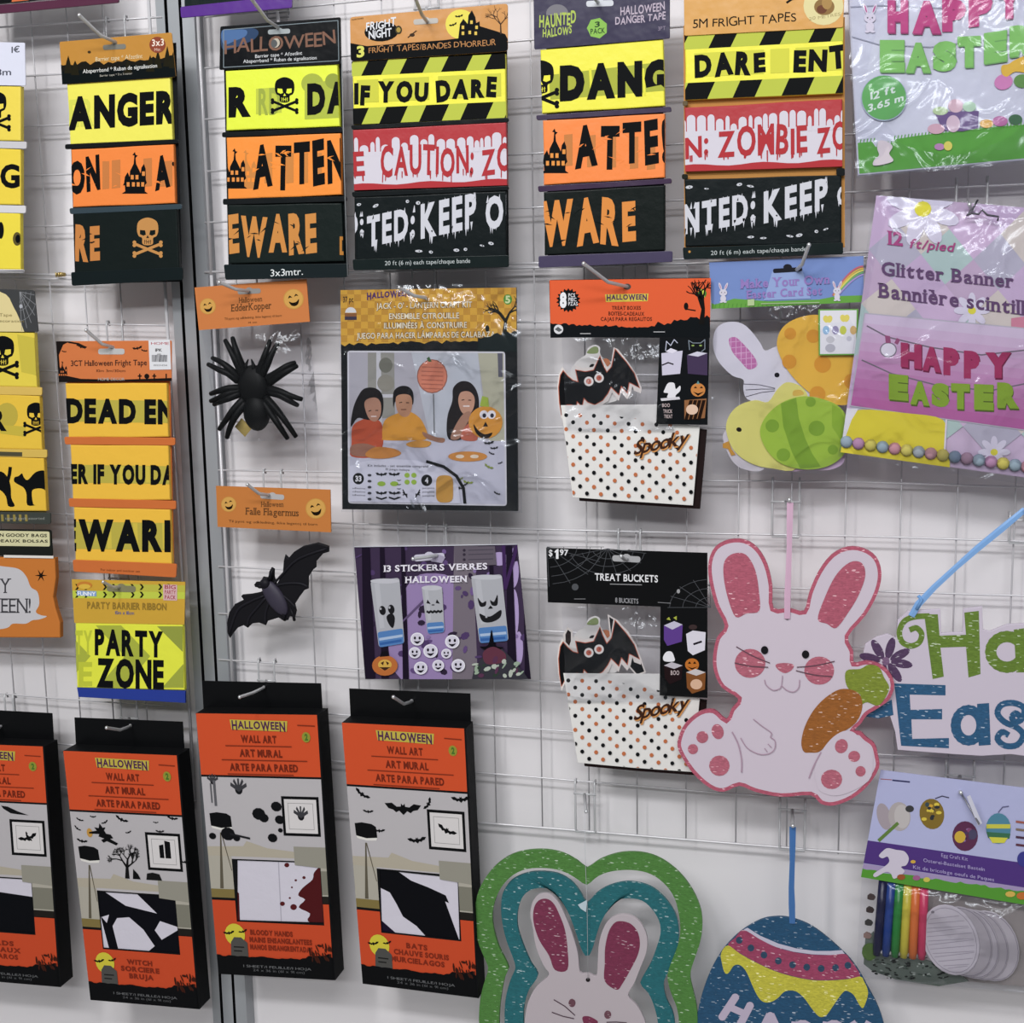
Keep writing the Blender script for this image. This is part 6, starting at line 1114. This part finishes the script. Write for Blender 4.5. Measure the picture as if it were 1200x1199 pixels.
def P_egg():
    X = lambda L: [(800+a/4.628, 940+b/4.628) for a, b in L]
    sh = Sheet(.055); thing('easter_egg_decoration', 'blue glitter egg sign with pink dotted band and yellow zigzag on blue ribbon', 'decoration', sh.P(929,1076))
    O = cr(X([(420,642),(500,625),(580,630),(680,665),(770,725),(850,795),(910,855),(960,925),(1010,1015),(1055,1100),(1090,1200),(1110,1340),(1080,1500),(990,1640),(840,1730),(640,1765),(430,1740),(240,1660),(110,1520),(60,1360),(70,1210),(90,1100),(115,1010),(150,920),(190,845),(240,775),(320,700)]),4)
    bd = slab('board', sh, O, '#1f4e70', 'glitter', .004, 0, .4); oc = inset(O if sarea(O)>0 else O[::-1], .5)
    def onegg(pts): return pts
    i = Ink('glitter_print', sh, 0, parent=bd, kind='glitter')
    i.poly(X([(352,682),(420,725),(520,768),(620,795),(720,808),(800,808),(865,803),(880,825),(800,830),(700,826),(600,812),(500,785),(410,742),(330,692)]),'#b9b4c6','paint')
    i.sm(X([(330,694),(420,745),(510,788),(610,815),(710,828),(800,830),(880,824),(905,850),(935,890),(962,945),(900,958),(800,966),(700,964),(600,945),(500,915),(400,870),(310,820),(246,778),(285,735)]),'#9c3f60')
    i.sm(X([(244,778),(310,822),(400,872),(500,917),(600,947),(700,966),(800,968),(900,960),(964,947),(985,975),(1004,1020),(1003,1055),(988,1100),(975,1118),(955,1095),(930,1050),(905,1030),(880,1025),(855,1050),(820,1100),(785,1150),(760,1166),(735,1160),(700,1120),(660,1065),(620,1030),(585,1022),(550,1030),(520,1060),(490,1080),(460,1088),(430,1080),(405,1050),(380,1000),(350,930),(325,895),(300,882),(275,890),(255,920),(240,932),(225,920),(212,870),(208,822)]),'#c3bc34')
    for x,y in ((307,750),(370,792),(441,830),(519,862),(596,883),(673,896),(751,903),(829,899),(896,886)): i.ell(800+x/4.628,940+y/4.628,4,4.2,'#2c4660',0,12)
    i.done(); i = Ink('lettering', sh, .0004, parent=bd, kind='paint'); c = '#b4a8bc'
    for L,w in (([(285,1060),(215,1165)],9),([(365,1105),(300,1230)],9),([(250,1110),(340,1150)],8),([(470,1160),(400,1300)],9),([(480,1160),(540,1290)],9),([(430,1245),(520,1250)],8),([(610,1200),(590,1340)],9),([(780,1200),(760,1340)],9),([(920,1200),(960,1265)],9),([(1010,1200),(930,1345)],9)): i.line(X(L),w,c)
    for x,y in ((650,1235),(820,1235)): i.line([(800+x/4.628+9*math.cos(k*.5),940+y/4.628+8*math.sin(k*.5)) for k in range(13)],7,c,True)
    for p in X([(285,1060),(215,1165),(365,1105),(475,1160)]): i.ell(p[0],p[1],4.6,4.6,c,0,12)
    i.done()
    ribbon('ribbon', [sh.P(928.5,1082,.001),sh.P(928,1060,.002),sh.P(927.5,1040,.002),sh.P(928.5,1010,.002),sh.P(928.8,988,.001),sh.P(929,969,.0)], .0034, '#3d6ba4')
P_egg()
# ------------------------------------------------------------------ egg craft kit
def P_eggkit():
    sh = Sheet(.05); thing('egg_craft_kit', 'bag with six rainbow markers and white egg blanks under a lilac egg header', 'craft kit', sh.P(1125,920))
    hq = [(1032,902.5),(1245,929),(1245,1068),(1009,1028)]; hd = slab('header_card', sh, hq, '#a9acd0', 'gloss', .0012, .0075)
    i = Ink('header_print', sh, .0075, parent=hd, clip_=hq); i.poly([(1010,984),(1245,1018),(1245,1047),(1008,1011)],'#4d3478'); i.poly([(1005,1011),(1245,1047),(1245,1054),(1005,1018)],'#9a8ab0')
    i.poly(ragged(1006,1019,1245,1051,2,50,1034,1076,4),'#4f8f2e'); i.line([(1032,913),(1045,914)],1,'#9a5a60'); i.line([(1046,914.5),(1066,916.5)],1.8,'#34345a')
    i.ell(1036,957,8,16,'#9d9299',-15); i.ell(1054,957,13,17,'#a79f9f',-5); i.ell(1057,957,9,14,'#b5afae',-5); i.line([(1030,985),(1052,965)],4,'#5d7a3a'); i.ell(1066,948,5,4,'#3c3c3e')
    def egg(x,y,a,b,c,rot,spots):
        i.ell(x,y,a,b,c,rot,20)
        rnd = random.Random(int(x))
        for k in range(14):
            t = rnd.uniform(0,6.28); r = rnd.uniform(0,.75); i.ell(x+a*r*math.cos(t),y+b*r*math.sin(t),rnd.uniform(1.5,3.5),rnd.uniform(1.5,3),rnd.choice(spots),0,8)
    egg(1092,954,14.5,18,'#7d6628',-8,['#c79a2c','#2c3036','#3a4a50','#c2a070','#d0b83c']); i.line([(1096,936),(1104,933),(1112,935)],1.2,'#3c3a50')
    egg(1131,980,15,17.5,'#5a2f4c',0,['#7c4468','#3a2a48','#8a6a94','#4a3a5a']); i.ell(1125,981,6.5,7,'#c4a234'); i.ell(1140,978,5,6,'#4a4660')
    i.ell(1170,971,14.5,18,'#4c7f94',0,20); i.poly([(1156,966),(1184,966),(1184,971),(1156,971)],'#c0bb40'); i.poly([(1156,975),(1184,977),(1183,983),(1158,982)],'#3a6a4c'); i.poly([(1159,981),(1181,982),(1177,988),(1163,988)],'#c9c43a'); i.line([(1170,952),(1175,946),(1182,945)],1.2,'#5a5a7c')
    for k,c in enumerate(('#9a5a50','#7c6a5a','#4a3040','#5c3440')): i.line([(1191,963+k*9),(1245,970+k*9)],2.6,c)
    i.ell(1200,1007,8,9,'#3a3a84'); 
    i.sm([(1034,998),(1040,994),(1050,996),(1060,998),(1065,1006),(1062,1014),(1056,1016),(1060,1022),(1048,1030),(1044,1024),(1038,1022),(1026,1028),(1024,1024),(1036,1016),(1042,1010),(1040,1004),(1034,1006),(1030,1003)],'#c4bccb'); i.ell(1070,1010,3,2,'#c9a03a'); i.ell(1056,1028,5,3.4,'#94502c',0,10); i.ell(1074,1029,4.5,3,'#9a5a86',0,10); i.ell(1086,1031,4,3,'#c2b84a',0,10); i.ell(1184,1048,6,3.5,'#c9a84a',0,10); i.ell(1198,1050,7,4.5,'#b9682c',0,10)
    i.text('Egg Craft Kit',1103,1004,1134,1009,4,'#a295c4',.01); i.text('Osterei-Bastelset Basteln',1082,1010,1154,1021,4,'#a295c4',.01); i.text('Kit de bricolage oeufs de Paques',1070,1018,1165,1033,4,'#a295c4',.01); i.done()
    cols = ['#17183c','#1d3a80','#247a34','#bdb132','#c9672a','#b8345a']
    for k,c in enumerate(cols):
        x = 1031+k*9.6; y = 1032+k*1.8; a, b = sh.P(x+4,y,0), sh.P(x-3.6+k*.9,1119+k*.9,0)
        tube('marker', [a, a.lerp(b,.5), a.lerp(b,.93), a.lerp(b,.94), b], .0052, c, 'gloss', seg=10, taper=[1,1,1,.86,.8])
    mb = slab('dark_confetti', sh, [(1014,1100),(1024,1092),(1030,1118),(1080,1124),(1115,1134),(1135,1150),(1100,1156),(1050,1148),(1022,1138),(1012,1130)], '#59645c', 'film', .002, -.006)
    i = Ink('confetti_print', sh, -.006, parent=mb); rnd = random.Random(2)
    for _ in range(90): i.ell(rnd.uniform(1022,1110),rnd.uniform(1122,1147),rnd.uniform(1,4),rnd.uniform(.5,1.4),rnd.choice(['#252c29','#9aa39c','#3c4a42','#1c211f']),rnd.uniform(-20,30),6)
    i.done(); slab('green_foam_piece', sh, [(1019+9*math.cos(k*.5),1116+10*math.sin(k*.5)) for k in range(13)], '#4c6a2a', 'cloth', .003, -.004)
    for k in range(4): slab('brown_foam_piece', sh, [(1021-k*1.5+5*math.cos(t*.9),1052+k*15+(3+t%2)*math.sin(t*.9)) for t in range(7)], ['#4a3a38','#3c302e','#3c3a38','#8a7068'][k], 'cloth', .003, -.004)
    slab('back_leaflet', sh, [(1082,1030),(1240,1055),(1240,1160),(1130,1150),(1090,1120)], '#8d8684', 'film', .001, -.009)
    for k,(cx,cy,c) in enumerate(((1160,1109,'#a8a2aa'),(1148,1108,'#9d979f'),(1137,1106,'#a59fa8'),(1129,1104,'#9c969e'),(1114,1102,'#b4aeb8'))):
        E = [(cx+(32 if k else 33)*math.cos(t/26*6.283)*math.cos(-.42) - 43*math.sin(t/26*6.283)*math.sin(-.42), cy+33*math.cos(t/26*6.283)*math.sin(-.42)+43*math.sin(t/26*6.283)*math.cos(-.42)) for t in range(26)]
        eb = slab('egg_blank', sh, E, c, 'paint', .0014, -.004+k*.0018, .8)
        if k < 4:
            i = Ink('edge_line', sh, -.004+k*.0018, parent=eb); i.line(inset(E if sarea(E)>0 else E[::-1],1.6),.8,'#817b86',True); i.done()
        if k == 4:
            i = Ink('stacked_lines', sh, -.004+k*.0018, parent=eb)
            E3 = inset(E if sarea(E)>0 else E[::-1],3.5); i.line(E3,.6,'#8a8490',True)
            for r in range(13):
                y = 1072+r*5; i._add([clip([(1080,y+6),(1150,y-2+(r%3)*2),(1150,y-1.2+(r%3)*2),(1080,y+6.8)],inset(E if sarea(E)>0 else E[::-1],6))],'#9a949f')
            i.ell(1093,1069,2,1.6,'#77717a'); i.done()
    pouch('clear_bag', sh, [(1010,1024),(1245,1060),(1245,1168),(1003,1145)], bulge=.012, wr=.0015, o=-.001)
    t = sh.P(1147.6,966,.028); a = sh.P(1125,927,.008)
    tube('price_flag_arm', [a, a.lerp(t,.5), t], .0011, '#9a9aa2', 'steel'); slab('price_flag', Sheet(.075), [(1133,934),(1137,932),(1151,965),(1146,968)], '#c4c4d2', 'gloss', .0008)
P_eggkit()
# ------------------------------------------------------------------ hooks
H = 'wire display hook '
hook(136.5, 21, 88, (137,50), .055, (93,18), .05, H+'holding the ANGER tape pack, tip pointing up left', 27)
hook(325, -40, 20, (327,33), .06, (295,-1), .055, H+'holding the black header tape pack with blue sheen')
hook(500, -45, 15, (501,26), .058, (486,-4), .05, H+'holding the IF YOU DARE tape pack')
hook(701, -48, 12, (701,3), .055, (690,-14), .04, H+'holding the navy header tape pack at the top edge')
hook(895, -55, 8, (897,-22), .058, (890,-45), .04, H+'holding the 5M FRIGHT TAPES pack above the frame')
hook(135.5, 378, 436, (134,407), .055, (101,387), .035, H+'holding the DEAD EN tape pack', 23)
hook(140, 657, 712, (141,688), .055, (121,682), .03, H+'holding the neon PARTY ZONE pack')
hook(290, 322, 378, (291,341), .055, (257,331), .035, H+'holding the rubber spider header')
hook(320, 552, 610, (314,580), .055, (290,568), .03, H+'holding the rubber bat header', 25)
hook(313, 774, 832, (309,806), .036, (281,817), .06, H+'through the tab of the bloody hand print box', 23)
hook(480, 786, 842, (483,822), .036, (461,817), .06, H+'through the tab of the bat silhouette box', 25)
hook(152, 817, 872, (153,851), .036, (125,853), .06, H+'through the tab of the flying witch box', 25)
hook(12, 815, 868, (0,852), .036, (-28,850), .06, H+'through the tab of the box cut by the left edge', 14)
hook(497, 316, 378, (499,349), .055, (468,337), .035, H+'holding the lantern craft kit with three children', 29)
hook(512, 616, 674, (512,651), .052, (484,655), .03, H+'holding the purple glass sticker sheet', 26)
hook(745, 304, 376, (735,336), .058, (684,309), .06, H+'holding the orange header treat boxes, longest prong', 29)
hook(738, 622, 684, (735,655), .058, (728,652), .03, H+'holding the black TREAT BUCKETS header', 27)
hook(931, 300, 375, (934,316), .055, (948,287), .04, H+'holding the blue meadow card set')
hook(1139, 210, 292, (1140,247), .06, (1136,240), .012, H+'above the tilted glitter banner bag', 32)
hook(921.5, 562, 627, (924,595), .05, (925,586), .022, H+'carrying the pink ribbon of the carrot bunny', 31)
hook(1200, 603, 634, (1201,604), .05, (1203,596), .02, H+'carrying the blue ribbon of the word sign', 30)
hook(1125, 893, 950, (1125,927), .055, (1126,929), .012, H+'holding the lilac header egg craft kit', 31)
hook(686, 916, 972, (686,947), .05, (687,951), .012, H+'carrying the green and teal bunny frames', 25)
hook(929, 938, 993, (929,966), .05, (929,968), .012, H+'carrying the blue ribbon of the glitter egg', 30)
# small brass clip on the left panel
c = G.P(71, 322, .004); thing('brass_clip', 'small brass clip on the left wire panel beside the ANGER pack', 'clip', c)
tube('clip_body', [c+Vector((-.006,0,0)), c+Vector((0,-.001,.0005)), c+Vector((.007,0,0))], .0032, '#b39a5c', 'steel', seg=8, taper=[.7,1,.8])
for dx in (-.004,0,.004): tube('clip_coil', [c+Vector((dx,-.004,-.003)),c+Vector((dx,-.0045,.003))], .0011, '#c2aa6c', 'steel')
